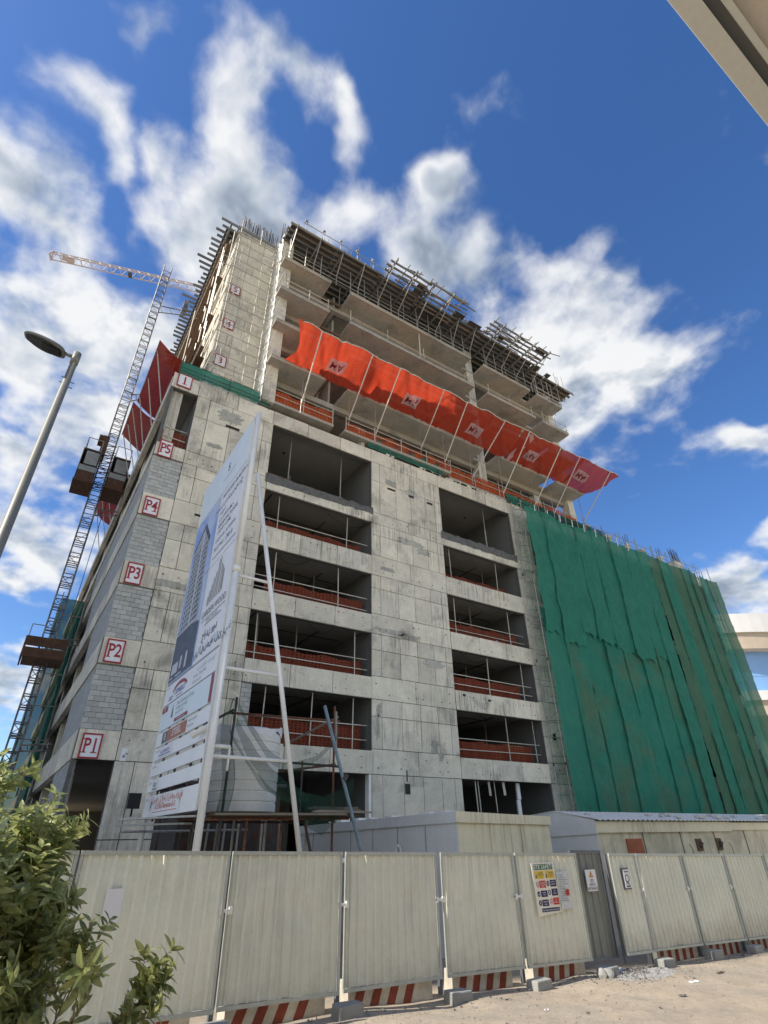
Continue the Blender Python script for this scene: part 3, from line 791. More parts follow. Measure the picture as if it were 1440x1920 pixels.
for k in range(46):
    x = R.uniform(14.8, 33.2); y = R.uniform(20.7, 22.4) if outr(x) else R.uniform(22.1, 22.9); L_ = R.uniform(.8, 2.6); a = R.uniform(-.25, .25)
    rg.bar((x, y, 41.62 + R.uniform(0, .25)), (x + L_ * math.cos(a), y + L_ * math.sin(a) * .4, 41.65 + R.uniform(0, .5)), R.uniform(.05, .09))
for k in range(34):
    x = R.uniform(7.5, 38.5); y = R.uniform(22.2, 23.6) if x < 33 else R.uniform(23, 24)
    rg.tube((x, y, 41.5), (x + R.uniform(-.15, .15), y, 42.3 + R.uniform(0, 1.3)), .025, n=4)
rg.parts('loose_pole', 'timber', deck)
# deck at the left flank with joist ends sticking out
deck2 = thing('formwork_deck', 'row of grey joist ends jutting from the deck over the left flank', 'formwork', (4, 25, 41.2))
for k in range(36):
    y = 24.75 + k * .47; x0 = 2.55 + R.uniform(-.25, .3) + (.35 if 9 < k < 14 else 0) - (.5 if k in (8, 9, 10, 17) else 0)
    MB().bar((x0, y, 41.55 + R.uniform(-.05, .05)), (7.0, y, 41.55), .10, .2).build('joist', 'beam_grey', deck2)
for x in (3.35, 3.9): MB().bar((x, 24.6, 41.35), (x, 41.5, 41.35), .12, .2).build('primary_beam', 'beam_grey', deck2)
MB().box(3.15, 4.04, 25.3, 41.4, 41.66, 41.72).build('plywood_sheet', 'ply', deck2)

# ------------------------------------------------------------------ level signs on the wall
def text_on(m, body, size, u, v, fr, align='CENTER', bold=0.0, d=0.0, sx=1.0, rot=0.0, mirror=False):
    """add glyphs to builder m; fr(u, v, d) turns flat coordinates into a point"""
    vs, fs = text_geo(body, size, align, bold)
    c, s = math.cos(rot), math.sin(rot)
    k = -1 if mirror else 1
    m.add([fr(u + k * sx * (x * c - y * s), v + (x * s + y * c), d) for x, y in vs], fs)
def rect_on(m, u0, u1, v0, v1, fr, d=0.0):
    m.add([fr(u0, v0, d), fr(u1, v0, d), fr(u1, v1, d), fr(u0, v1, d)], [(0, 1, 2, 3)])
DIGIT_SERIF = {'P': [(-.26, -.36, .20, .05), (-.26, .36, .20, .05)], '1': [(.0, -.36, .30, .05)], '4': [(.12, -.36, .24, .05)]}
def level_sign(txt, x0, x1, z0, z1, y, label):
    cx, cz = (x0 + x1) / 2, (z0 + z1) / 2
    t = thing('level_sign', label, 'sign', (cx, y, cz), 'red and white level signs on the building')
    yb = y - .03
    MB().box(x0 + .03, x1 - .03, yb, y - .005, z0 + .03, z1 - .03).build('sign_board', 'sign_white', t)
    f = .055; m = MB()
    m.box(x0, x1, yb - .02, y, z0, z0 + f).box(x0, x1, yb - .02, y, z1 - f, z1).box(x0, x0 + f, yb - .02, y, z0 + f, z1 - f).box(x1 - f, x1, yb - .02, y, z0 + f, z1 - f)
    m.build('sign_frame', 'sign_red', t)
    fr = lambda u, v, d: (cx + u, yb - .006 - d, cz + v)
    m = MB(); W, H = x1 - x0, z1 - z0; sz = H * .78 if len(txt) > 1 else H * .80
    if len(txt) == 2:
        for ch, u in ((txt[0], -W * .19), (txt[1], W * .19)):
            text_on(m, ch, sz, u, 0, fr, bold=.018, sx=.72)
            if ch == 'P': rect_on(m, u - .16, u + .01, -sz * .36, -sz * .31, fr, .001); rect_on(m, u - .16, u - .05, sz * .31, sz * .36, fr, .001)
            if ch in '14': rect_on(m, u - .10 + (.02 if ch == '4' else 0), u + .12, -sz * .36, -sz * .31, fr, .001)
    else:
        text_on(m, txt, sz, 0, 0, fr, bold=.02, sx=.85)
        if txt in '14': rect_on(m, -.12, .14, -sz * .36, -sz * .31, fr, .001)
    m.build('sign_lettering', 'sign_red', t)
for txt, x0, x1, z0, z1, lab in (('P1', 2.33, 3.02, 5.17, 6.04, 'red framed white sign reading P1, lowest at the building corner'),
        ('P2', 2.33, 3.02, 8.70, 9.65, 'red framed white sign reading P2 on the beam above the lowest block infill'),
        ('P3', 2.33, 3.02, 12.14, 13.14, 'red framed white sign reading P3 at mid height of the corner'),
        ('P4', 2.33, 3.03, 15.66, 16.64, 'red framed white sign reading P4 between two block infills'),
        ('P5', 2.33, 3.0, 19.08, 20.1, 'red framed white sign reading P5 under the open corner bay'),
        ('1', 2.38, 3.16, 23.95, 24.87, 'red framed white sign reading 1 at the top of the podium')):
    level_sign(txt, x0, x1, z0, z1, FY - .03, lab)
level_sign('3', 4.2, 4.95, 28.0 - .45, 28.45, 24.97, 'sign reading 3, lowest of three on the scaffolded core wall')
level_sign('4', 4.25, 4.98, 31.0, 31.85, 24.97, 'sign reading 4, middle of three on the scaffolded core wall')
level_sign('5', 4.25, 4.95, 34.5, 35.4, 24.97, 'sign reading 5, highest of three on the scaffolded core wall')
nt = thing('notice_sheet', 'small white sheet pasted on the wall right of the P1 sign', 'notice', (4.0, 23.97, 5.35))
MB().box(3.78, 4.0, FY - .03, FY - .022, 5.15, 5.6).build('sheet', 'sign_white', nt)
MB().tube((3.9, FY - .034, 5.32), (3.9, FY - .03, 5.32), .06, n=10).build('printed_mark', 'ink_grey', nt)

# ------------------------------------------------------------------ edge protection in the openings
def opening_guard(x0, x1, z, y, label, mesh_h=1.0, posts=(.18, .8), rails=(.55, 1.1), frac=(0, 1), top=None, weave='barrier_mesh'):
    t = thing('edge_barrier', label, 'barrier', ((x0 + x1) / 2, y, z), 'orange mesh barriers in the openings')
    a = x0 + (x1 - x0) * frac[0]; b = x0 + (x1 - x0) * frac[1]
    if mesh_h:
        def f(u, v):
            x = a + (b - a) * u
            sag = .10 * math.sin(u * math.pi * 3) * v
            return (x, y + .10 + .03 * math.sin(x * 9) + .02 * mnoise.noise(Vector((x * 2, v * 3, z))), z - .05 + v * (mesh_h - abs(sag)))
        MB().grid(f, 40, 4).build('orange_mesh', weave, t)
    for h in rails: MB().tube((x0 + .05, y, z + h + R.uniform(-.03, .03)), (x1 - .05, y, z + h + R.uniform(-.05, .05)), .026, n=6).build('rail', 'tube_pale', t)
    for p in posts:
        x = x0 + (x1 - x0) * p
        MB().tube((x, y - .04, z - .1), (x + R.uniform(-.08, .08), y - .04, top if top else z + 1.3), .028, n=6).build('post', 'tube_pale', t)
rows = [(6.2, 8.9, 'lowest'), (9.75, 12.4, 'second from the bottom'), (13.2, 15.9, 'third from the bottom'), (16.87, 19.4, 'fourth from the bottom')]
for i, (z, tz, nm) in enumerate(rows):
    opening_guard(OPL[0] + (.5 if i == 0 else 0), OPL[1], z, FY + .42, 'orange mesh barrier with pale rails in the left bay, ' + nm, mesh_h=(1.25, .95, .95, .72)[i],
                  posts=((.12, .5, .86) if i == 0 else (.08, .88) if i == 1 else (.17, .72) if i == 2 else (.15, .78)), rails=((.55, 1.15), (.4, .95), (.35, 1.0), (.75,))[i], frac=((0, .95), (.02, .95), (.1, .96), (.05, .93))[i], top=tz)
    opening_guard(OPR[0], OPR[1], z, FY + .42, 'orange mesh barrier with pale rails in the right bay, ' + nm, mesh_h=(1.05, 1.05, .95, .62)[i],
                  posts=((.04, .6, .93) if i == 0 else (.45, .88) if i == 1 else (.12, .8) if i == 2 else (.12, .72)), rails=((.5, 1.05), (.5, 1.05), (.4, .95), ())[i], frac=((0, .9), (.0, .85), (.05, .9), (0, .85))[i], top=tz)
opening_guard(2.3, 3.6, 20.1, FY + .3, 'orange mesh in the open corner bay above the P5 sign', mesh_h=1.15, posts=(.3,), rails=(.55, 1.1), top=23.6)
for x, y, lab in ((9.7, 24.8, 'thin dark prop near the left end of the top left bay'), (13.3, 24.9, 'thin dark prop near the right end of the top left bay'), (21.3, 24.7, 'pale prop at the left end of the top right bay'), (25.6, 24.8, 'dark prop standing mid way in the top right bay')):
    p = thing('steel_prop', lab, 'prop', (x, y, 19.75), 'props in the top bays')
    MB().tube((x, y, 19.75), (x, y, 22.2), .04, n=6).build('outer_tube', 'galv', p)
    MB().tube((x, y, 22.2), (x, y, 24.42), .028, n=6).box(x - .08, x + .08, y - .08, y + .08, 24.40, 24.42).build('inner_tube', 'galv', p)
bz = thing('timber_trestle', 'low brown timber rail at the left end of the top left bay', 'trestle', (8.9, 24.3, 19.9))
MB().bar((8.25, 24.15, 20.35), (9.6, 24.15, 20.30), .05, .08).parts('top_rail', 'timber_dark', bz)
MB().bar((9.55, 24.15, 19.95), (9.55, 24.15, 20.6), .07).parts('post', 'timber_dark', bz)
for k, (x, w_, d_) in enumerate(((22.4, 1.2, .0), (24.0, 1.0, .2), (25.3, 1.5, .1))):
    c = thing('carton', ('brown carton at the left of the row in the lowest right bay', 'brown carton in the middle of the row in the lowest right bay', 'wide brown carton at the right of the row in the lowest right bay')[k], 'carton', (x, 25.1, 5.75), 'cartons in the lowest right bay')
    MB().box(x, x + w_, 24.95 + d_, 25.7, 5.75, 7.05 + .1 * k).build('box_body', 'carton', c)
    MB().box(x + .02, x + w_ - .02, 24.94 + d_, 24.95 + d_, 6.75 + .1 * k, 6.80 + .1 * k).build('tape_strip', 'ink_orange', c)
# hanging strips in the ground-floor bay on the right, with a jamb post
hs = thing('hanging_strips', 'pale strips hanging from the lintel of the ground floor bay', 'strips', (22.5, 24.3, 5.1))
for x, l, w_ in ((21.0, 1.6, .07), (22.0, 1.55, .07), (22.2, 1.5, .07), (23.0, .7, .16), (23.4, 1.5, .05), (24.1, .65, .18)):
    MB().bar((x, 24.45, 5.14), (x + .05, 24.45, 5.14 - l), w_, .03).build('strip', 'galv', hs)
bp_ = thing('board_post', 'pale jointed board post in the ground floor bay on the right', 'post', (25.0, 24.4, 0))
for k, (z0, z1, dx) in enumerate(((0, 1.6, .0), (1.6, 3.0, .05), (3.0, 4.3, -.03), (4.3, 5.14, .03))): MB().box(25.05 + dx, 25.3 + dx, 24.4, 24.5, z0, z1 - .02).build('board', 'sign_white', bp_)
pj = thing('door_jamb', 'pale upright jamb lining at the right of the left ground floor bay', 'jamb', (15.0, 24.2, 0))
MB().box(14.92, 15.07, FY + .02, FY + .35, 0, 5.14).build('lining', 'white_paint', pj)

# ------------------------------------------------------------------ parapet netting and level-one rails
def strip_net(name, x0, x1, y, z0, z1, m, label, group, posts, word=None):
    t = thing(name, label, 'netting', ((x0 + x1) / 2, y, z0), group)
    MB().grid(lambda u, v: (x0 + (x1 - x0) * u, y + .03 * math.sin(u * 40) + .03 * mnoise.noise(Vector((u * 9, v * 2, z0))), z0 + (z1 - z0) * v + .05 * math.sin(u * 11) * (v - .5)), 60, 4).build('sheet', m, t)
    for zz_ in (z0 + .12, z0 + (z1 - z0) * .45, z1 - .02):
        MB().tube((x0 - .1, y - .06, zz_), (x1 + .1, y - .06, zz_), .018, n=5).build('rail', 'steel_dark', t)
    for x in posts: MB().tube((x, y - .05, z0 - .25), (x, y - .05, z1 + .12), .02, n=5).build('post', 'steel_dark', t)
    if word:
        m2 = MB(); fr = lambda u, v, d: (word[1] + u, y - .09, (z0 + z1) / 2 + v)
        text_on(m2, word[0], .75, 0, 0, fr, mirror=True, bold=-.005); m2.build('printed_letters', 'ink', t)
GN = 'green nets along the podium parapet'
strip_net('parapet_net', 2.35, 7.75, 23.95, 24.92, 25.78, 'net_green', 'green netting strip on the parapet above the sign reading 1', GN, (2.4, 5.2, 7.7))
strip_net('parapet_net', 14.75, 21.2, 23.97, 24.95, 25.85, 'net_green', 'green netting strip with mirrored letters between two foam faced stubs', GN, (15.5, 18.3, 20.7), ('SAS', 17.4))
strip_net('parapet_net', 27.6, 30.6, 23.97, 24.95, 25.7, 'net_green', 'short green netting strip where the big green sheets begin', GN, (28.9,))
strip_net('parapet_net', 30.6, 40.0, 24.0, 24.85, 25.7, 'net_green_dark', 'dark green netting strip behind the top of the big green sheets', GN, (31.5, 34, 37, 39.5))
def mesh_run(x0, x1, y, z, h, label, rails, npost):
    t = thing('edge_barrier', label, 'barrier', ((x0 + x1) / 2, y, z), 'orange mesh barriers on the first storey edge')
    MB().grid(lambda u, v: (x0 + (x1 - x0) * u, y + .05 * math.sin(u * (x1 - x0) * 5), z + h * v - .12 * v * abs(math.sin(u * (x1 - x0) * .8))), int((x1 - x0) * 6), 3).build('orange_mesh', 'barrier_lit', t)
    for r_ in rails: MB().tube((x0, y - .07, z + r_), (x1, y - .07, z + r_), .028, n=5).build('rail', 'tube_pale', t)
    for k in range(npost):
        x = x0 + (x1 - x0) * k / max(1, npost - 1); MB().tube((x, y - .07, z - .1), (x, y - .07, z + h + .3), .03, n=5).build('post', 'tube_pale', t)
mesh_run(7.8, 12.0, 23.92, 25.5, 1.0, 'bright orange mesh barrier beside the foam faced column', (.5, 1.0), 3)
mesh_run(13.0, 21.9, 23.92, 25.5, .8, 'long orange mesh barrier in the middle of the first storey edge', (.5, .95), 5)
mesh_run(21.9, 29.5, 24.12, 25.25, 1.05, 'orange mesh barrier right of the second foam faced stub', (.5, 1.05), 4)
mesh_run(29.5, 36.3, 24.12, 25.25, 1.0, 'orange mesh barrier above the start of the green sheets', (.5, 1.0), 4)
def rail_run(segs_, label, loc, r=.028, m='tube_pale', name='guard_rail'):
    t = thing(name, label, 'railing', loc, 'tube guard rails')
    for a, b in segs_: MB().tube(a, b, r, n=5).build('tube', m, t)
rail_run([((7.2, 23.1, z), (10.9, 23.1, z)) for z in (35.6, 36.1)] + [((x, 23.1, 35.05), (x, 23.1, 36.3)) for x in (7.6, 9.3, 10.8)], 'guard rail on the left balcony two below the deck', (9, 23.1, 35.05))
rail_run([((12.0, 23.1, z), (24.7, 23.1, z)) for z in (35.7,)] + [((x, 23.1, 35.05), (x, 23.1, 36.4)) for x in (12.7, 16.0, 19.5, 24.3)], 'guard rail on the long balcony two below the deck', (18, 23.1, 35.05))
rail_run([((12.0, 23.1, z), (24.7, 23.1, z)) for z in (32.4,)] + [((x, 23.1, 31.7), (x, 23.1, 32.9)) for x in (12.7, 15.0, 18.5, 22.3)], 'guard rail on the long balcony just above the red net', (18, 23.1, 31.7))
rail_run([((33.1, 23.1, z), (36.6, 23.1, z)) for z in (35.5, 36.0)] + [((36.5, 23.1, z), (36.5, 27, z)) for z in (35.5, 36.0)] + [((x, 23.1, 35.05), (x, 23.1, 36.4)) for x in (33.3, 35, 36.5)], 'guard rail at the far right balcony below the deck', (35, 23.1, 35.05))
rail_run([((33.1, 23.1, z), (36.6, 23.1, z)) for z in (38.9, 39.4)] + [((36.6, 23.1, z), (36.6, 27, z)) for z in (38.9, 39.4)] + [((x, 23.1, 38.4), (x, 23.1, 41.1)) for x in (33.3, 35, 36.6)] + [((x, y, 38.4), (x, y, 40.2)) for x, y in ((37.0, 24.2), (37.4, 25.5))], 'guard rail at the far right balcony right under the deck', (35, 23.1, 38.4))
rail_run([((26.3, 23.1, 35.6), (32.0, 23.1, 35.6))] + [((x, 23.1, 35.05), (x, 23.1, 36.2)) for x in (26.5, 29, 31.8)], 'guard rail on the right balcony two below the deck', (29, 23.1, 35.05))
rail_run([((37.0, 24.0, z), (55.0, 24.0, z)) for z in (25.4, 25.9)] + [((x, 24.0, 24.8), (x, 24.0, 26.3)) for x in (37.2, 39.5, 41.5, 44.4, 46.8, 49.2, 52.6, 54.0, 55.0)], 'guard rail along the podium parapet above the green sheets', (46, 24, 24.8), m='galv')
cn = MB().tube((33.7, 23.1, 35.2), (33.7, 23.1, 38.2), .03, n=5)
sp = thing('steel_prop', 'pale prop on the long balcony right of its middle', 'prop', (19.3, 23.3, 35.07), 'props on the balconies'); MB().tube((19.3, 23.3, 35.07), (19.3, 23.3, 38.2), .05, n=6).build('outer_tube', 'tube_pale', sp)

# ------------------------------------------------------------------ red catch fan
fan = thing('catch_net', 'long orange red safety net fanned out from the second storey', 'safety net', (22, 23, 28.3))
px_ = [8.1, 9.3, 12.95, 15.14, 18.87, 20.98, 24.72, 27.36, 30.91, 33.2, 37.9]
def fz(u, v, x):
    """u along, v outwards: height of the net with sag between its poles"""
    sag = -.30 * math.sin(math.pi * min(1, v * 1.0)) * (.6 + .4 * math.sin(x * .9))
    edge = .08 * math.sin(x * 1.7) * v
    wr = .08 * mnoise.noise(Vector((x * 2.2 + v * 1.5, v * 1.6, 1))) + .05 * mnoise.noise(Vector((x * 7 - v * 2, v * 1.2, 8))) + .03 * math.sin(x * 14 + 4 * v) * (1 - v)
    wr -= .16 * (1 - min(1, abs(mnoise.noise(Vector((x * .55 + v * .8, v * .6, 3)))) * 9))
    return 28.32 + 1.0 * v + sag + edge + wr
fanseg = [(8.0, 14.0, 'net_red'), (13.9, 26.6, 'net_red'), (26.9, 33.9, 'net_red'), (33.7, 38.4, 'net_red')]
for k, (a, b, m) in enumerate(fanseg):
    def f(u, v, a=a, b=b, k=k):
        ya = 23.05 - 2.6 * v
        xa = a + (.0 if k else -.05 + .55 * math.sin(v * math.pi) - .3 * v) + (1.6 * v if k == 3 and False else 0)
        xb = b + (0.0 if k < 3 else (-1.5 + 1.5 * v))
        x = xa + (xb - xa) * u
        dip = (-.5 * math.exp(-((u - 1) * 9) ** 2) * math.sin(v * math.pi)) if k in (0, 1) else 0
        return (x, ya, fz(u, v, x) + dip + (.02 if k % 2 else 0))
    MB().grid(f, int((b - a) * 7), 18).build('net_sheet', m, fan, smooth=True)
for k, (x, y) in enumerate(((11.17, 21.97), (17.02, 21.86), (22.8, 21.88), (28.82, 21.83), (34.68, 21.71))):
    v = (23.05 - y) / 2.6
    def fr(u, w_, d, x=x, y=y): 
        X, Y = x + u, y + w_
        vv_ = (23.05 - Y) / 2.6
        return (X, Y, fz(0, vv_, X) - .045 - d)
    m = MB(); m.grid(lambda u, v_: fr(-.62 + 1.24 * u, -.42 + .84 * v_, 0), 10, 7); m.build('logo_patch', 'logo_white', fan)
    m = MB(); text_on(m, 'AM', .66, 0, 0, lambda u, w_, d: fr(u, w_, .012), mirror=True, bold=.004, sx=1.0)
    m.v = [v_ for v_ in m.v]; m.build('logo_letters', 'logo_ink', fan)
edge = MB(); pts = [(8.0 + (38.2 - 8.0) * k / 90, 20.44, fz(0, 1, 8.0 + (38.2 - 8.0) * k / 90)) for k in range(91)]
edge.path(pts, .035); edge.build('edge_rope', 'tube_pale', fan)
for xt, xf, zf in ((9.27, 9.47, 25.4), (12.95, 12.87, 25.85), (15.14, 14.93, 25.5), (18.87, 18.72, 25.9), (20.98, 20.85, 25.6), (24.72, 23.4, 25.15), (27.36, 26.5, 24.9), (30.91, 30.03, 25.05), (33.2, 32.14, 24.9), (37.2, 35.95, 25.3)):
    MB().tube((xf, 23.25, zf), (xt, 20.42, fz(0, 1, xt) - .05), .042, n=6).build('support_pole', 'tube_pale', fan)
    MB().tube((xf, 23.25, zf - .6), (xf, 23.25, 28.1), .026, n=5).build('upright', 'galv', fan)
MB().grid(lambda u, v: (27.0 + .55 * v - .2 * math.sin(u * 3) + .5 * u * 0, 23.0 - 2.5 * v, fz(0, v, 27) - .09) if u < .5 else (27.0 + .55 * v + .34 + .25 * v, 23.0 - 2.5 * v, fz(0, v, 27.3) - .09), 1, 12).build('repair_strip', 'logo_white', fan)
# nets round the left flank, their shade darkened into the colour
def side_fan(y0, y1, x1, zi, zo, label, seed):
    t = thing('catch_net', label, 'safety net', (2.6, (y0 + y1) / 2, zi), 'dark red nets on the left flank')
    def f(u, v):
        y = y0 + (y1 - y0) * u
        return (3.95 + (x1 - 3.95) * v, y, zi + (zo - zi) * v - .55 * math.sin(v * math.pi) + .10 * mnoise.noise(Vector((y * 1.3, v * 3, seed))) - .3 * math.sin(u * math.pi) * v)
    MB().grid(f, 26, 12).build('net_sheet', 'net_red_shaded', t, smooth=True)
    n = 3
    for k in range(n):
        y = y0 + (y1 - y0) * (.12 + .76 * k / (n - 1)); MB().tube((2.12, y + .6, 24.6), (x1, y, zo), .035, n=5).build('support_pole', 'tube_pale', t)
    MB().path([f(k / 20, 1) for k in range(21)], .025).build('edge_rope', 'galv', t)
side_fan(25.4, 31.6, 1.05, 27.3, 28.1, 'dark red net on the left flank, nearest the corner', 1)
side_fan(31.7, 35.8, .85, 27.2, 28.05, 'dark red net on the left flank, behind the first', 2)
side_fan(41.5, 48.6, .95, 27.0, 28.2, 'dark red net on the left flank, farthest back below the hoist', 3)
tp = thing('timber_platform', 'small timber landing jutting from the left flank between the red nets', 'platform', (2, 38, 25))
for k in range(6): MB().bar((1.1 + R.uniform(-.1, .1), 37.2 + k * .35, 25.6), (3.0, 37.2 + k * .35, 25.6), .1, .14).build('joist', 'timber', tp)
MB().box(1.2, 3.0, 37.1, 39.2, 25.68, 25.73).build('plywood_sheet', 'ply', tp)

# ------------------------------------------------------------------ scaffold on the stair core
sc1 = thing('tube_scaffold', 'pale tube scaffold climbing the stair core wall left of the balconies', 'scaffold', (5.5, 24.4, 24.9))
for x in (4.1, 4.42, 5.62, 6.0, 6.78):
    MB().tube((x, 24.55, 24.9), (x, 24.55, 42.4 if x in (4.1, 5.62) else 40.5), .033, n=5).build('standard', 'tube_pale', sc1)
z = 26.2
while z < 41.5:
    MB().tube((3.85, 24.5, z), (7.3, 24.5, z), .026, n=5).build('ledger', 'galv', sc1)
    for x in (4.1, 6.78): MB().tube((x, 24.0, z + .05), (x, 24.9, z + .05), .024, n=5).build('transom', 'galv', sc1)
    z += .95
for xa, xb in ((4.1, 4.42), (5.62, 6.0)):
    z = 25.0; k = 0
    while z < 39.5:
        a, b = (xa, xb) if k % 2 else (xb, xa)
        MB().tube((a, 24.53, z), (b, 24.53, z + .75), .02, n=4).build('lattice_bar', 'tube_pale', sc1); z += .75; k += 1
for k in range(5):
    MB().tube((6.9, 24.2, 25.3 + k * 3.1), (7.25, 23.2, 27.6 + k * 3.1), .028, n=5).build('brace', 'tube_pale', sc1)
for k in range(12):
    MB().tube((6.75, 24.4, 26.0 + k * 1.25), (7.2, 23.75, 26.7 + k * 1.25), .024, n=5).build('brace', 'galv', sc1)
sc2 = thing('tube_scaffold', 'tube scaffold running back along the left face of the stair core', 'scaffold', (3.5, 32, 24.9))
for x, z in ((3.9, 28.2), (3.75, 30.0), (3.85, 31.6), (3.6, 33.3), (3.8, 34.6), (3.5, 36.4), (3.75, 38.0), (3.55, 39.6), (3.3, 29.1), (3.4, 32.4), (3.2, 35.5), (3.95, 37.2), (3.3, 38.8), (3.9, 27.2), (3.95, 40.3), (3.5, 27.9)):
    MB().tube((x, 24.7, z), (x + R.uniform(-.15, .1), 40.5 - R.uniform(0, 7), z + R.uniform(-.5, .5)), .042, n=5).build('ledger', 'tube_pale', sc2)
for y in (24.8, 27.0, 29.5, 32.0, 34.5, 37.0, 39.5):
    MB().tube((3.7, y, 24.9), (3.7, y, 41.3), .033, n=5).build('standard', 'tube_pale', sc2)
for k in range(6):
    y = 25 + k * 2.4; MB().tube((3.7, y, 26 + k), (3.7, y + 2.4, 30 + k), .026, n=5).build('brace', 'tube_pale', sc2)

for k in range(7):
    z = 27.6 + 1.95 * k; MB().box(3.15, 3.62, 24.9 + k % 2, 39.5 - 2 * (k % 3), z, z + .05).build('walk_board', 'timber_dark', sc2)
for k in range(22):
    y = 24.7 + k * .72; x = R.uniform(3.15, 3.9); z0 = 25 + R.uniform(0, 7); MB().tube((x, y, z0), (x + R.uniform(-.1, .1), y + R.uniform(-.2, .2), min(41.2, z0 + R.uniform(5, 12))), .036, n=5).build('standard', R.choice(['tube_pale', 'galv']), sc2)
for k in range(26):
    y = 24.7 + k * .6; z = 26 + R.uniform(0, 14); MB().tube((3.1, y, z), (3.98, y, z + R.uniform(-.1, .1)), .028, n=4).build('transom', 'galv', sc2)
# ------------------------------------------------------------------ loose site gear inside the bays
for i, (z, tz) in enumerate(((5.75, 9.0), (9.25, 12.45), (12.75, 16.0), (16.25, 19.45))):
    for o, side in ((OPL, 'left'), (OPR, 'right')):
        for q in range(3):
            x = R.uniform(o[0] + .6, o[1] - .5); y = R.uniform(25.4, 30)
            p_ = thing('steel_prop', 'thin steel prop standing in the dimness inside a parking bay', 'prop', (x, y, z), 'props inside the parking bays')
            MB().tube((x, y, z), (x, y, tz), .035, n=5).build('outer_tube', 'galv', p_)
        x = R.uniform(o[0] + 1, o[1] - 2); cbm = MB(); n = 12; L_ = R.uniform(1.5, 3)
        pts = [(x + L_ * k / n, 24.9, tz - .05 - .5 * math.sin(math.pi * k / n)) for k in range(n + 1)]
        c_ = thing('hanging_cable', 'slack cable under the ceiling of the %s bay, %s parking floor' % (side, ('lowest', 'second', 'third', 'fourth')[i]), 'cable', (x, 24.9, tz), 'slack cables in the bays'); cbm.path(pts, .015, 4).build('cable', 'lamp_dark', c_)
for x, y, z, w_, h_, lab in ((21.4, 25.6, 9.25, 1.3, 1.0, 'stack of grey blocks behind the barrier in the right bay at P2'), (12.2, 25.8, 12.75, 1.5, .9, 'stack of grey blocks behind the barrier in the left bay at P3'), (23.6, 25.7, 16.25, 1.4, 1.1, 'stack of grey blocks behind the barrier in the right bay at P4'), (9.4, 26, 16.25, 1.2, .9, 'stack of grey blocks behind the barrier in the left bay at P4')):
    t = thing('block_stack', lab, 'blocks', (x, y, z), 'stacks of blocks in the bays'); r_ = 0
    while r_ < h_:
        for q in range(int(w_ / .42)): bx('block', 'block', t, x + .42 * q + R.uniform(0, .02), x + .42 * q + .4, y, y + .4, z + r_, z + r_ + .19)
        r_ += .2
# ------------------------------------------------------------------ scaffold and green sheets on the right
sc3 = thing('tube_scaffold', 'narrow tube scaffold standing between the right bays and the green sheets', 'scaffold', (28, 23.5, 0))
for x, y in ((27.75, 23.75), (28.05, 23.1), (29.4, 23.35)):
    for z0, z1 in ((0, 6.2), (6.2, 12.4), (12.4, 18.6), (18.6, 24.9)):
        MB().tube((x, y, z0), (x + .01, y, z1 - .02), .034, n=6).build('standard', 'galv', sc3)
        MB().tube((x, y, z1 - .12), (x, y, z1 + .06), .05, n=6).build('coupler', 'steel_dark', sc3)
k = 0; z = 1.5
while z < 24.5:
    MB().tube((27.75, 23.75, z), (29.45, 23.30, z + .05), .026, n=5).build('ledger', 'galv', sc3)
    MB().tube((27.75, 23.75, z + .02), (28.15, 23.0, z + .45), .026, n=5).build('ledger', 'galv', sc3)
    z += .98 + .1 * (k % 2); k += 1
x = 31
while x < 55.5:
    for y in (23.2, 23.8): MB().tube((x, y, 0), (x, y, 25.6), .034, n=5).build('standard', 'galv', sc3)
    x += 2.4
for z in [2 * k for k in range(1, 13)]:
    MB().tube((28, 23.2, z), (55, 23.2, z), .03, n=5).build('ledger', 'galv', sc3)
gn = thing('scaffold_sheeting', 'overlapping green net sheets hung full height over the right of the podium', 'netting', (42, 23, 0))
def topz(x): return 24.15 + .12 * math.sin(x * .9)
def lap(x, w_):  # left sheets are gathered; heights of the torn hems
    return 13.9 + .5 * math.sin(x * 1.1) + .35 * mnoise.noise(Vector((x * .9, 0, 5)))
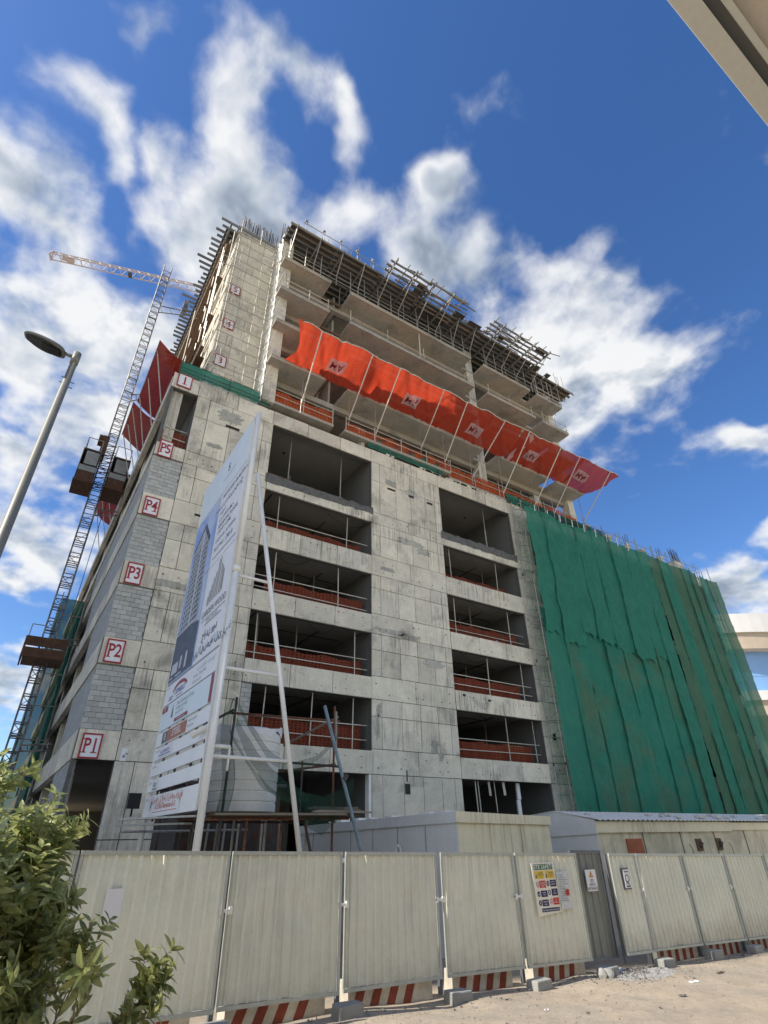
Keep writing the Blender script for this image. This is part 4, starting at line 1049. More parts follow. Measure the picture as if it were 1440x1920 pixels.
def gsheet(a, b, zt, zb, yb, m, seed, ragged=0, swirl=0.0, lean=0.0):
    nv = 150 if zt == 'top' else 80
    def f(u, v):
        zb_ = zb + (.5 * ragged * (abs(mnoise.noise(Vector((u * 3 + seed, 1, 2)))) + .3 * math.sin(u * 9 + seed)) if ragged else 0)
        z = zb_ + (topz(a + (b - a) * u) if zt == 'top' else zt) * v - zb_ * v
        hgt = 1 - v
        x = a + (b - a) * u + lean * hgt + .16 * mnoise.noise(Vector((seed, z * .16, 0))) * (0.3 + hgt)
        fold = math.sin((x * 3.1 + seed * 2 + 1.6 * mnoise.noise(Vector((x * .3, z * .10, seed)))))
        fa = .028 + .03 * mnoise.noise(Vector((x * .5, z * .12, 7)))
        d = fa * fold + .09 * mnoise.noise(Vector((x * .8, z * .16, seed * 1.7))) + .05 * mnoise.noise(Vector((x * 2.2 + z * .25 * swirl, z * .30, seed))) + .03 * mnoise.noise(Vector((x * 5 + z * .7, z * .6, 3)))
        wr = mnoise.noise(Vector((x * 1.1 + z * .35, z * .22, seed * .7 + 9)))
        d += .035 * (1 - min(1, abs(wr) * 9)) + .05 * (1 - min(1, abs(mnoise.noise(Vector((x * .9 - z * .5, z * .35, seed * 1.1)))) * 8))
        if swirl:
            # swags pulled towards the upper left corner
            t = (x - 28) * .75 + (24 - z) * .52
            amp = .075 * max(0, min(1, (z - 12.5) / 3)) * max(0, min(1, (36 - x) / 4))
            d += amp * math.sin(t * 3.4 + 3.2 * mnoise.noise(Vector((x * .4, z * .3, 2)))) * swirl
        roll = .10 * math.exp(-((u - .5) * 2) ** 8) - .10 * (abs(u - .5) * 2) ** 10
        sag = -.35 * math.sin(math.pi * v) * .2
        return (x, yb - d - .04 + roll * .6 + sag, z)
    n = max(10, int((b - a) * 13))
    MB().grid(f, n, nv).build('net_sheet', m, gn, smooth=True)
def zt_(z): return z
# upper, fresher sheets on the left with a ragged hem, older ones below
for k, (a, b) in enumerate(((28.1, 30.2), (30.0, 32.1), (31.9, 34.0), (33.8, 36.0), (35.8, 38.2), (38.0, 40.4), (40.2, 42.3))):
    hem = (14.4, 13.9, 14.9, 14.6, 14.3, 14.1, 14.6)[k]
    gsheet(a, b, 'top', hem - .2, 22.93 - .03 * (k % 2), 'net_green', 3 + k, ragged=.7, swirl=1.0)
for k, (a, b) in enumerate(((28.1, 30.4), (30.1, 32.4), (32.1, 34.6), (34.3, 36.8), (36.5, 39.0), (38.7, 41.0), (40.8, 42.9))):
    gsheet(a, b, 16.0, .2, 23.08 - .03 * (k % 2), 'net_green_mix' if k > 0 else 'net_green', 20 + k)
gsheet(42.1, 43.6, 'top', .2, 22.95, 'net_green', 41, lean=.15)
for k, (a, b, m, ln) in enumerate(((43.7, 45.4, 'net_green_old', .35), (45.2, 46.9, 'net_green', .1), (46.7, 49.2, 'net_green_old', 0), (49.0, 50.6, 'net_green_mix', 0), (50.4, 51.7, 'net_green_old', 0), (51.9, 53.6, 'net_green', 0), (53.4, 55.3, 'net_green_old', .3))):
    gsheet(a, b, 'top', .2, 22.97 - .04 * (k % 2), m, 50 + k, lean=ln)
for k in range(9):
    x = 29.3 + k * 1.45; MB().bar((x, 22.86, 24.0 - .04 * k), (x + .02, 22.84, 24.55), .07, .03).build('tie_strip', 'sign_white', gn)

# ------------------------------------------------------------------ project hoarding board
BX = 4.02
pb = thing('project_board', 'tall white project billboard on round posts, edge on to the street', 'billboard', (BX, 16.2, 0))
YF = 18.92
def bfr(u, v, d): return (BX - .075 - d, YF - u, v)
def leaf_board(name, m, z0, z1, u0=0.0, u1=5.25, x0=-.07, x1=-.03):
    return MB().box(BX + x0, BX + x1, YF - u1, YF - u0, z0, z1).build(name, m, pb)
for k, (y, r_) in enumerate(((13.5, .085), (18.97, .08))):
    MB().tube((BX + .02, y, -.3), (BX + .02, y, 9.0), r_, n=14).tube((BX + .02, y, 9.0), (BX + .02, y, 14.72), r_ * .88, n=14).build('post', 'white_paint', pb, smooth=True)
    MB().tube((BX + .02, y, 8.9), (BX + .02, y, 9.06), r_ * 1.3, n=14).build('post_collar', 'white_paint', pb, smooth=True)
MB().tube((BX + .25, 13.5, 12.3), (6.95, 13.5, .1), .062, n=12).build('brace', 'white_paint', pb, smooth=True)
for z, x1 in ((8.8, 4.98), (6.25, 5.55), (4.2, 6.05)):
    MB().tube((BX + .1, 13.5, z), (x1, 13.5, z - .02), .042, n=10).build('strut', 'white_paint', pb, smooth=True)
MB().tube((BX + .1, 13.52, 4.42), (4.5, 13.52, 4.42), .045, n=10).tube((4.5, 13.52, 4.42), (4.5, 13.52, 3.9), .03, n=8).build('stay', 'white_paint', pb, smooth=True)
for z in (3.1, 6.22, 10.05, 12.88, 14.55): MB().box(BX - .02, BX + .04, 13.55, 18.95, z - .03, z + .03).build('cross_rail', 'steel_dark', pb)
for y in (14.9, 16.4, 17.9): MB().box(BX - .02, BX + .03, y, y + .06, 3.0, 14.5).build('upright', 'steel_dark', pb)
leaf_board('header_panel', 'panel_head', 12.92, 14.6, -.02)
leaf_board('board_panel', 'panel_print', 10.03, 12.88); leaf_board('board_panel', 'panel_print', 6.85, 10.0)
leaf_board('consultant_panel', 'panel_print', 6.22, 6.82); leaf_board('consultant_panel', 'panel_head', 5.45, 6.18)
for z0, z1, m in ((5.0, 5.38, 'panel_print'), (4.6, 4.93, 'panel_print'), (4.18, 4.50, 'panel_print'), (3.76, 4.08, 'panel_print'), (3.1, 3.64, 'panel_print')): leaf_board('name_panel', m, z0, z1)
for k, u in enumerate((-.02, 5.25)): MB().box(BX - .085, BX - .02, YF - u - .03, YF - u + .02, 3.1, 14.62).build('edge_trim', 'white_paint', pb)
# printed artwork
def pr(name, mm, rects=(), texts=(), polys=(), d=.004):
    if len(texts) > 1 or (texts and rects):
        for t_ in texts: pr(name + '_line', mm, texts=[t_], d=d)
        return pr(name, mm, rects, (), polys, d) if rects or polys else None
    m = MB()
    for u0, u1, v0, v1 in rects: rect_on(m, u0, u1, v0, v1, bfr, d)
    for body, sz, u, v, al, bo, sx in texts: text_on(m, body, sz, u, v, bfr, align=al, bold=bo, sx=sx, d=d)
    for p_ in polys: m.add([bfr(u, v, d) for u, v in p_], [tuple(range(len(p_)))])
    return m.build(name, mm, pb)
pr('print_sky', 'print_sky', [(.0, 2.72, 10.03, 12.84), (.0, 2.72, 6.9, 10.0)], d=.002)
pr('print_tower', 'print_tower', polys=[[(.25, 8.4), (2.35, 8.4), (2.12, 11.5), (1.34, 12.4), (.32, 11.7)]], d=.004)
pr('print_base', 'print_dark', polys=[[(.0, 6.95), (2.62, 6.95), (2.62, 8.35), (1.4, 8.55), (.0, 8.62)]], d=.006)
pr('print_cornice', 'print_dark', polys=[[(.28, 11.62), (1.32, 12.28), (1.34, 12.44), (.24, 11.75)], [(1.34, 12.44), (1.36, 12.1), (2.1, 11.35), (2.18, 11.52)]], d=.007)
fl = []
for k in range(15):
    z = 8.65 + k * .195; fl += [(.3, 1.2, z, z + .07), (1.45, 2.15 - .012 * k, z - .03, z + .05)]
pr('print_windows', 'print_dark', fl, d=.0075)
pr('print_spine', 'print_pale', [(1.22, 1.42, 8.6, 12.1)] + [(.3 + .28 * k, .36 + .28 * k, 8.6, 11.6) for k in range(3)] + [(1.6, 1.66, 8.6, 11.5), (.0, 2.6, 8.5, 8.56), (.2, .9, 7.15, 7.5), (1.1, 1.3, 7.2, 7.6)], d=.0085)
pr('print_street', 'print_pale', [(.1, .5, 7.02, 7.07), (.8, 1.5, 7.0, 7.05), (1.7, 1.9, 7.1, 7.6)], d=.0095)
pr('print_text', 'ink', texts=[('PROPOSED BUILDING', .24, 3.0, 12.62, 'LEFT', 0, 1.0), ('مبنى سكني مقترح', .26, 5.05, 12.32, 'RIGHT', .004, 1.0),
    ('PROJECT', .15, 3.0, 11.95, 'LEFT', .004, 1.0), ('G + 5 PODIUM +', .19, 3.0, 11.68, 'LEFT', .004, 1.0), ('RESIDENTIAL FLOORS', .19, 3.0, 11.42, 'LEFT', .004, 1.0), ('+ ROOF + GYM', .19, 3.0, 11.18, 'LEFT', .004, 1.0),
    ('LOCATION : AL BARSHA', .17, 3.0, 10.86, 'LEFT', .003, 1.0), ('PLOT NO. : (782-5)', .21, 3.0, 10.55, 'LEFT', .004, 1.0)])
pr('print_rule', 'ink_grey', [(2.95, 5.1, 10.24, 10.275), (2.95, 5.1, 8.12, 8.145), (3.35, 4.85, 7.93, 7.96), (.0, 5.2, 6.86, 6.885)])
mm = []
for k, (u, h0, h1) in enumerate(((3.2, 8.58, 9.0), (3.32, 8.58, 9.16), (3.46, 8.62, 9.3), (3.6, 8.62, 9.5), (3.76, 8.62, 9.62), (3.92, 8.62, 9.98), (4.06, 8.62, 10.03), (4.24, 8.62, 9.72), (4.38, 8.62, 9.6), (4.5, 8.66, 9.44))):
    mm.append((u, u + .055, h0, h1 - .1))
pr('print_logo', 'ink_gold', mm)
pr('print_title', 'ink_gold', texts=[('GARDEN WOOD', .30, 3.98, 8.33, 'CENTER', .004, .95), ('DEVELOPMENTS', .12, 3.98, 8.03, 'CENTER', 0, 1.2)])
pr('print_title_arabic', 'ink', texts=[('جاردن وود', .34, 3.98, 7.63, 'CENTER', .012, 1.0)])
pr('print_title_arabic', 'ink', texts=[('تفعيل المنطقة الرئيسة', .30, 3.98, 7.22, 'CENTER', .012, 1.0)])
arc = []
for k in range(12):
    t0, t1 = math.pi * (.12 + .76 * k / 12), math.pi * (.12 + .76 * (k + 1) / 12)
    arc.append([(1.7 - .85 * math.cos(t0), 6.40 + .33 * math.sin(t0)), (1.7 - .85 * math.cos(t1), 6.40 + .33 * math.sin(t1)), (1.7 - .78 * math.cos(t1), 6.40 + .22 * math.sin(t1)), (1.7 - .78 * math.cos(t0), 6.40 + .22 * math.sin(t0))])
pr('print_arc', 'ink_red', polys=arc)
pr('print_arc_name', 'ink_blue', [(.55, .95, 6.3, 6.335), (.6, 1.0, 6.37, 6.4)], texts=[('CONSULT', .22, 1.75, 6.44, 'CENTER', .012, 1.2), ('engineering', .11, 1.75, 6.30, 'CENTER', 0, 1.2)])
pr('print_small', 'ink_grey', texts=[('استشارات هندسية', .15, 5.0, 6.66, 'RIGHT', 0, 1.1), ('P.O. Box - Dubai, U.A.E.', .12, 3.1, 6.48, 'LEFT', 0, 1.0), ('Tel. 04 - Fax. 04', .12, 3.1, 6.32, 'LEFT', 0, 1.0), ('Consultant', .08, .1, 6.74, 'LEFT', 0, 1),
    ('Main Contractor Group', .16, 1.75, 6.02, 'LEFT', 0, 1.1), ('building contracting', .13, 1.75, 5.88, 'LEFT', 0, 1.1), ('general works', .13, 1.75, 5.75, 'LEFT', 0, 1.1),
    ('ready mix supplier', .11, 3.35, 5.28, 'LEFT', 0, 1.0), ('block works', .11, 3.35, 5.14, 'LEFT', 0, 1.0), ('Sub contractor', .09, .12, 4.86, 'LEFT', 0, 1), ('Sub contractor', .09, .12, 4.43, 'LEFT', 0, 1), ('Supplier', .09, .12, 4.0, 'LEFT', 0, 1), ('Supplier', .09, .12, 3.56, 'LEFT', 0, 1)])
for q_ in ((4.93, 5.15, 5.46, 6.17), (.02, .68, 5.98, 6.15), (1.72, 3.1, 5.50, 5.60)): pr('print_red', 'ink_red', [q_])
pr('print_red_text', 'sign_white', texts=[('MEP', .12, .35, 6.065, 'CENTER', 0, 1.3), ('www.contractor.ae', .09, 2.4, 5.55, 'CENTER', 0, 1.2)], d=.006)
pr('print_obelisk', 'ink', polys=[[(1.22, 5.7), (1.42, 5.7), (1.34, 6.08)]])
pr('print_black', 'ink', [(.66, 1.28, 5.03, 5.35)]); pr('print_orange', 'ink_orange', [(1.28, 3.22, 5.03, 5.35)])
pr('print_orange_text', 'sign_white', texts=[('STEEL', .26, 2.25, 5.19, 'CENTER', .01, 1.4), ('IB', .26, .97, 5.19, 'CENTER', .01, 1.0)], d=.006)
pr('print_cards', 'sign_white', [(.55, 2.0, 4.63, 4.9), (.55, 1.2, 3.79, 4.05), (.6, 3.8, 3.12, 3.62)], d=.003)
pr('print_card_blue', 'ink_blue', [(.65, 1.9, 4.68, 4.71)], texts=[('ALUMINIUM', .14, 1.28, 4.78, 'CENTER', 0, 1.3)], d=.006)
pr('print_card_dark', 'ink', [(.6, 1.1, 3.8, 3.83)], texts=[('Dorr', .2, .85, 3.93, 'CENTER', .008, 1.0), ('A', .4, .85, 3.38, 'CENTER', .0, .8)], d=.006)
pr('print_card_orange', 'sign_redbox', [(1.1, 3.6, 3.2, 3.215)], texts=[('السراج للأعمال الكهربائية', .2, 2.4, 3.52, 'CENTER', .006, 1.2), ('AL SERAJ Aluminium & G', .18, 2.4, 3.33, 'CENTER', .008, 1.1)], d=.006)
pr('print_header_logo', 'ink_blue', texts=[('S', .42, 3.16, 13.85, 'CENTER', .02, 1.2), ('Land Development', .10, 3.3, 13.5, 'CENTER', 0, 1.6)])
cl = thing('clamp_light', 'small white floodlight clipped to the billboard near its post', 'floodlight', (3.8, 13.75, 4.8))
MB().tube((3.95, 13.75, 4.85), (3.75, 14.15, 4.72), .06, .09, n=8).build('housing', 'white_paint', cl)
fl2 = thing('floodlight', 'black floodlight on the plank at the foot of the billboard', 'floodlight', (3.6, 18.9, 3.25))
MB().box(3.45, 3.8, 18.85, 19.0, 3.35, 3.75).build('housing', 'lamp_dark', fl2); MB().bar((3.62, 18.92, 3.15), (3.62, 18.92, 3.4), .05).build('bracket', 'lamp_dark', fl2)
pk = thing('plank', 'long grey plank lying across tubes at the foot of the billboard', 'plank', (3.8, 16, 3.0))
MB().bar((3.55, 19.6, 3.1), (4.15, 13.9, 3.0), .25, .04).build('board', 'galv', pk); MB().bar((3.2, 20.6, 2.95), (4.2, 15.0, 2.88), .2, .04).build('board', 'galv', pk)

# ------------------------------------------------------------------ tank platform
pl_ = thing('tank_scaffold', 'rusty tube scaffold carrying a board platform for the water tank', 'scaffold', (6, 15.5, 0))
for x, y, z1, m in ((4.75, 14.3, 5.75, 'steel_dark'), (7.9, 14.5, 5.85, 'rust'), (4.75, 16.6, 5.5, 'steel_dark'), (7.9, 16.6, 4.6, 'steel_dark'), (6.3, 14.4, 3.0, 'rust'), (5.4, 14.35, 3.0, 'rust'), (7.1, 14.6, 3.0, 'galv'), (6.9, 16.6, 3.0, 'galv'), (5.9, 16.5, 3.0, 'galv'), (4.4, 18.5, 3.1, 'steel_dark'), (5.0, 18.3, 3.1, 'steel_dark'), (5.7, 18.4, 3.1, 'galv')):
    MB().tube((x, y, -.2), (x + R.uniform(-.08, .08), y, z1), .034, n=6).build('standard', m, pl_)
for a, b, m in (((4.6, 14.35, 5.35), (8.0, 14.5, 5.45), 'rust'), ((4.5, 14.35, 4.3), (8.0, 14.5, 4.25), 'steel_dark'), ((7.9, 14.4, 5.55), (6.9, 15.9, 4.9), 'timber'), ((7.9, 14.5, 4.3), (6.0, 16.6, 4.1), 'timber_dark'), ((4.4, 14.3, 2.95), (8.3, 14.4, 2.98), 'rust'), ((4.4, 16.6, 2.95), (8.3, 16.6, 2.95), 'steel_dark'),
                ((4.7, 14.2, 5.4), (4.7, 16.7, 5.4), 'steel_dark'), ((7.05, 14.5, 2.9), (7.9, 14.6, .4), 'steel_dark'), ((3.2, 17.5, 2.75), (7.0, 18.4, 2.8), 'galv'), ((7.6, 14.0, 5.6), (7.9, 14.5, 4.7), 'galv')):
    MB().tube(a, b, .034, n=6).build('ledger', m, pl_)
for k in range(11):
    y = 14.1 + k * .25; x0 = 4.35 + R.uniform(-.25, .2); x1 = 8.0 + R.uniform(-.3, .7)
    MB().bar((x0, y, 3.04 + R.uniform(-.01, .02)), (x1, y + R.uniform(-.08, .08), 3.05 + R.uniform(-.01, .03)), .2, .05).build('platform_board', R.choice(['timber', 'timber_dark', 'rust']), pl_)
for k in range(5):
    MB().bar((7.0 + R.uniform(0, .3), 14.0 + .12 * k, 3.12 + .03 * k), (8.5 + R.uniform(-.2, .6), 14.3 + .1 * k, 3.13 + .03 * k), .12, .04).build('loose_board', 'timber', pl_)
for k in range(14):
    x = 5.1 + k * .22; MB().tube((x, 17.6 + (k % 3) * .3, 0), (x + R.uniform(-.05, .05), 17.6 + (k % 3) * .3, 4.1 + R.uniform(-1, .3)), .035, n=6).build('stacked_tube', R.choice(['galv', 'steel_dark', 'timber']), pl_)
tk = thing('water_tank', 'big white cylindrical ribbed water tank with a torn cover sheet on its top', 'tank', (5.65, 15.4, 3.1))
prof = []
z = 3.12
while z < 5.0:
    prof += [(.86, z), (.885, z + .02), (.885, z + .20), (.86, z + .22)]; z += .235
prof += [(.85, 5.0), (.70, 5.14), (.2, 5.2)]
n = 48; m = MB()
m.add([(5.62 + r_ * math.cos(2 * math.pi * i / n), 15.4 + r_ * math.sin(2 * math.pi * i / n), z) for r_, z in prof for i in range(n)],
      [(j * n + i, j * n + (i + 1) % n, (j + 1) * n + (i + 1) % n, (j + 1) * n + i) for j in range(len(prof) - 1) for i in range(n)] + [tuple((len(prof) - 1) * n + i for i in range(n))])
m.build('tank_shell', 'tank_white', tk, smooth=False)
m = MB()
m.grid(lambda u, v: (5.62 + (.895 + .02 * math.sin(u * 30)) * math.cos(math.pi * (1.02 + .93 * u)), 15.4 + (.9 + .02 * math.sin(u * 30)) * math.sin(math.pi * (1.02 + .93 * u)), 5.22 - .14 * math.sin(u * math.pi) * 1.2 + .10 * abs(u - .4) - v * (.22 + .10 * math.sin(u * 7) + .06 * math.sin(u * 23))), 40, 5)
m.build('cover_sheet', 'sign_white', tk)
tn = thing('tank_netting', 'ragged dark green net sagging in front of the white water tank', 'netting', (6, 14.2, 3.2))
def swag(p, q, drop, w_, seed, nu=40):
    p, q = Vector(p), Vector(q)
    def f(u, v):
        c = p.lerp(q, u); s = math.sin(math.pi * u) 
        return (c.x, c.y - .05 + .06 * mnoise.noise(Vector((u * 5, v * 3, seed))), c.z - drop * s - v * (w_ * (.35 + .65 * s)) + .06 * mnoise.noise(Vector((u * 7, v * 2, seed + 3))))
    MB().grid(f, nu, 12).build('net_piece', 'net_tank', tn, smooth=True)
swag((4.62, 14.1, 5.75), (7.9, 14.3, 5.1), 1.15, .25, 1); swag((4.6, 14.0, 5.3), (6.9, 14.1, 3.5), .30, .5, 2); swag((6.4, 14.15, 3.75), (8.35, 14.3, 3.95), .35, .85, 3)
swag((4.6, 14.05, 4.9), (6.6, 14.1, 3.3), .3, .15, 5)
MB().grid(lambda u, v: (4.55 + .22 * u + .1 * math.sin(v * 6) + .05 * math.sin(u * 9), 14.15 + .15 * math.sin(u * 5 + v * 3), 3.05 + 2.6 * v), 10, 24).build('net_piece', 'net_tank', tn, smooth=True)
lt = thing('leaning_tube', 'blue grey scaffold tube leaning against the tank scaffold', 'tube', (8.8, 14.2, 0))
MB().tube((9.05, 13.9, .4), (7.28, 14.1, 5.75), .05, n=8).build('tube', 'blue_tube', lt); MB().tube((7.9, 14.02, 3.86), (8.0, 14.02, 4.0), .08, n=8).build('coupler', 'steel_dark', lt)
hp = thing('white_pipe', 'white pipe lying low behind the hoarding below the tank', 'pipe', (5.6, 12.2, 2.1)); MB().tube((4.55, 12.2, 2.12), (7.35, 12.2, 2.10), .05, n=8).build('pipe', 'white_paint', hp)
dk = thing('dark_stair_shed', 'dark site store behind the tank scaffold with upright tubes stacked before it', 'shed', (6, 19, 0))
MB().box(4.9, 8.1, 18.6, 21.5, 0, 4.0).build('store_wall', 'steel_dark', dk); MB().box(4.8, 8.2, 18.4, 21.6, 4.0, 4.1).build('store_roof', 'ply', dk)

# ------------------------------------------------------------------ site cabins
def seam(m, x0, y0, x1, y1, z0, z1, n):
    for k in range(1, n):
        x, y = x0 + (x1 - x0) * k / n, y0 + (y1 - y0) * k / n
        m.box(x - .012, x + .012, y - .012, y + .012, z0, z1)
c1 = thing('site_cabin', 'cream flat roofed site cabin with a long blue grey side', 'cabin', (12.7, 17, 0))
MB().box(10.93, 14.55, 13.03, 23, -.3, 2.9).build('wall', ['cabin_cream'], c1)
MB().box(10.9, 10.93, 13.0, 23.0, -.3, 2.86).build('side_wall', 'cabin_blue', c1)
MB().add([(10.86, 12.96, 2.86), (14.6, 12.96, 2.80), (14.6, 12.96, 3.02), (10.86, 12.96, 3.13), (10.93, 13.02, 2.86), (14.55, 13.02, 2.80), (14.55, 13.02, 3.02), (10.93, 13.02, 3.13)], [(0, 1, 2, 3), (3, 2, 6, 7), (0, 4, 5, 1), (1, 5, 6, 2), (0, 3, 7, 4), (4, 7, 6, 5)]).build('fascia', 'cabin_cream', c1)
MB().add([(10.85, 12.97, 2.86), (10.85, 23.0, 2.70), (10.85, 23.0, 2.98), (10.85, 12.97, 3.13), (10.9, 12.97, 2.86), (10.9, 23.0, 2.70), (10.9, 23.0, 2.98), (10.9, 12.97, 3.13)], [(1, 0, 3, 2), (4, 5, 6, 7), (3, 7, 6, 2), (0, 1, 5, 4), (0, 4, 7, 3), (1, 2, 6, 5)]).build('fascia', 'cabin_blue', c1)
MB().add([(10.9, 12.99, 3.08), (14.58, 12.99, 2.98), (14.58, 23, 2.95), (10.9, 23, 2.95)], [(0, 1, 2, 3)]).build('roof', 'roof_sheet', c1)
m = MB(); seam(m, 10.9, 13.015, 14.55, 13.015, -.3, 2.86, 3)
m.parts('panel_seam', 'cabin_dirty', c1)
m = MB(); seam(m, 10.895, 13, 10.895, 23, -.3, 2.8, 7); m.parts('panel_seam', 'ink_grey', c1)
MB().path([(10.8, 15.8, 1.7), (10.8, 15.8, 2.2), (10.8, 15.72, 2.33), (10.8, 15.58, 2.28), (10.8, 15.55, 2.1)], .03, 6).build('pipe', 'white_paint', c1)
m = MB()
for k in range(12):
    y = 13.1 + R.uniform(0, 8); s = R.uniform(.06, .2); x = 10.95 + R.uniform(0, .6)
    m.box(x, x + s * 2, y, y + s * 2.5, 3.05, 3.05 + s * .6)
m.build('roof_litter', 'roof_sheet', c1, kind='stuff')
c2 = thing('site_cabin', 'long dirty cream site cabin with a corrugated roof and blue grey gable', 'cabin', (24, 17, 0))
MB().box(16.73, 42, 13.03, 19.0, -.5, 2.62).build('wall', 'cabin_dirty', c2)
MB().add([(16.7, 13.0, -.5), (16.7, 19.0, -.5), (16.7, 19.0, 2.75), (16.7, 14.6, 3.22), (16.7, 13.0, 2.9), (16.73, 13.0, -.5), (16.73, 19.0, -.5), (16.73, 19.0, 2.75), (16.73, 14.6, 3.22), (16.73, 13.0, 2.9)],
         [(0, 4, 3, 2, 1), (5, 6, 7, 8, 9), (0, 5, 9, 4), (1, 2, 7, 6)]).build('gable_wall', 'cabin_blue', c2)
MB().add([(16.65, 12.96, 2.55), (16.65, 19.1, 2.35), (16.65, 19.1, 2.8), (16.65, 14.6, 3.26), (16.65, 12.96, 2.94), (16.7, 12.96, 2.55), (16.7, 19.1, 2.35), (16.7, 19.1, 2.8), (16.7, 14.6, 3.26), (16.7, 12.96, 2.94)],
         [(0, 4, 3, 2, 1), (5, 6, 7, 8, 9), (0, 5, 9, 4), (4, 9, 8, 3), (0, 1, 6, 5)]).build('fascia', 'cabin_blue', c2)
MB().box(16.7, 24.9, 12.95, 13.03, 2.58, 2.9).box(24.94, 42, 12.97, 13.03, 2.62, 2.88).parts('fascia', 'cabin_cream', c2)
m = MB()
N_ = 380
m.add([(16.62 + 25.4 * k / N_, y, z + (.035 if k % 4 < 2 else 0)) for y, z in ((12.82, 2.93), (14.6, 3.22), (19.1, 2.86)) for k in range(N_ + 1)],
      [(j * (N_ + 1) + k, j * (N_ + 1) + k + 1, (j + 1) * (N_ + 1) + k + 1, (j + 1) * (N_ + 1) + k) for j in range(2) for k in range(N_)])
o = m.build('roof', 'roof_sheet', c2); sm_ = o.modifiers.new('s', 'SOLIDIFY'); sm_.thickness = .012
m = MB()
for k in range(26):
    x = R.uniform(17, 34); y = 12.9 + R.uniform(0, .9); s = R.uniform(.05, .14); m.box(x, x + s * 3, y, y + s * 2, 3.0 + (y - 12.9) * .16, 3.0 + (y - 12.9) * .16 + s * .7)
m.build('roof_litter', 'lime', c2, kind='stuff')
MB().box(18.15, 19.0, 12.98, 13.02, 1.75, 2.4).build('window_board', 'orange_panel', c2)
for k, x in enumerate((22.25, 23.6)):
    m = MB().box(x, x + .32, 12.97, 13.03, 1.98, 2.36); o = m.build('vent', 'timber_dark', c2)
    MB().tube((x + .16, 12.96, 2.1), (x + .22, 12.93, 2.25), .07, n=6).build('vent_flap', 'steel_dark', c2)
for x in (21.7, 24.4): MB().path([(x, 12.96, 2.2), (x + .02, 12.9, 2.05), (x + .16, 12.96, 1.7)], .012, 4).build('cable', 'ink', c2)
m = MB(); seam(m, 16.9, 13.015, 41.5, 13.015, -.3, 2.6, 11); m.parts('panel_seam', 'timber', c2)

# ------------------------------------------------------------------ corrugated hoarding
def zb(x): return .33 - .0245 * (x - 3.7)
def hoard(x0, x1, y0, y1, label, m='fence_sheet', hgt=2.0, tilt=0.0, dz=0.0, pitch=.185, bottom=0.0):
    za, zc_ = zb(x0) + dz, zb(x1) + dz
    t = thing('hoarding_panel', label, 'fence panel', ((x0 + x1) / 2, (y0 + y1) / 2, (za + zc_) / 2), 'corrugated hoarding panels along the street')
    L_ = math.hypot(x1 - x0, y1 - y0); dx, dy = (x1 - x0) / L_, (y1 - y0) / L_
    nx, ny = dy, -dx     # towards the street
    # trapezoid ribs
    us = [0.03]; ds = [0.0]; u = .08
    while u < L_ - .12:
        us += [u, u + .018, u + .050, u + .068]; ds += [0, .032, .032, 0]; u += pitch
    us.append(L_ - .03); ds.append(0)
    rows_ = 16; sd_ = R.uniform(0, 99)
    def P(u, d, v):
        b = .022 * mnoise.noise(Vector((u * 1.3, v * 1.2, sd_))) - .02 * max(0, mnoise.noise(Vector((u * 2.2, v * 2.6, sd_ + 5))) - .25) * 4 + .008 * mnoise.noise(Vector((u * 5, v * 4, sd_)))
        z = za + (zc_ - za) * u / L_ + bottom * (1 - v) + v * (hgt - bottom)
        dd = d + b - tilt * (1 - v)
        return (x0 + dx * u + nx * dd, y0 + dy * u + ny * dd, z)
    ms = MB(); n = len(us)
    ms.add([P(us[i], ds[i], .015 + .97 * j / rows_) for j in range(rows_ + 1) for i in range(n)],
           [(j * n + i, j * n + i + 1, (j + 1) * n + i + 1, (j + 1) * n + i) for j in range(rows_) for i in range(n - 1)])
    ms.build('corrugated_sheet', m, t)
    fr_ = MB()
    A = lambda u, v, d=.012: Vector(P(u, d, v))
    for a, b in ((A(0, 0), A(0, 1)), (A(L_, 0), A(L_, 1))): fr_.bar(a, b, .04, .04)
    fr_.bar(A(-.02, 1, .02), A(L_ + .02, 1, .02), .05, .055); fr_.bar(A(-.02, 0, .02), A(L_ + .02, 0, .02), .05, .05)
    names = ['frame_upright', 'frame_upright', 'top_rail', 'bottom_rail']
    for o, nm in zip(fr_.parts('frame_bar', 'fence_frame' if m == 'fence_sheet' else 'fence_gap', t), names): o.name = nm
    return t, P, L_
hp_list = [(-3.3, -.75, 10.45, 10.42, 'corrugated hoarding panel farthest left, behind the shrub'),
           (-.68, 1.35, 10.42, 10.4, 'corrugated hoarding panel seen through the shrub'),
           (1.42, 3.68, 10.40, 10.40, 'corrugated hoarding panel with its left half behind the shrub'),
           (3.79, 5.90, 10.48, 10.50, 'wide plain hoarding panel in front of the tank scaffold'),
           (6.06, 8.26, 10.58, 10.66, 'plain hoarding panel in front of the grey cabin side'),
           (8.44, 10.42, 10.68, 10.58, 'hoarding panel below the corner of the first cream cabin'),
           (10.52, 12.45, 10.56, 10.48, 'hoarding panel carrying the site safety poster')]
for a, b, y0, y1, lab in hp_list: hoard(a, b, y0, y1, lab)
hoard(12.52, 13.72, 10.68, 10.74, 'darker grey recessed gate leaf with a small warning sign', 'fence_sheet_grey', hgt=2.12, dz=-.06, pitch=.26)
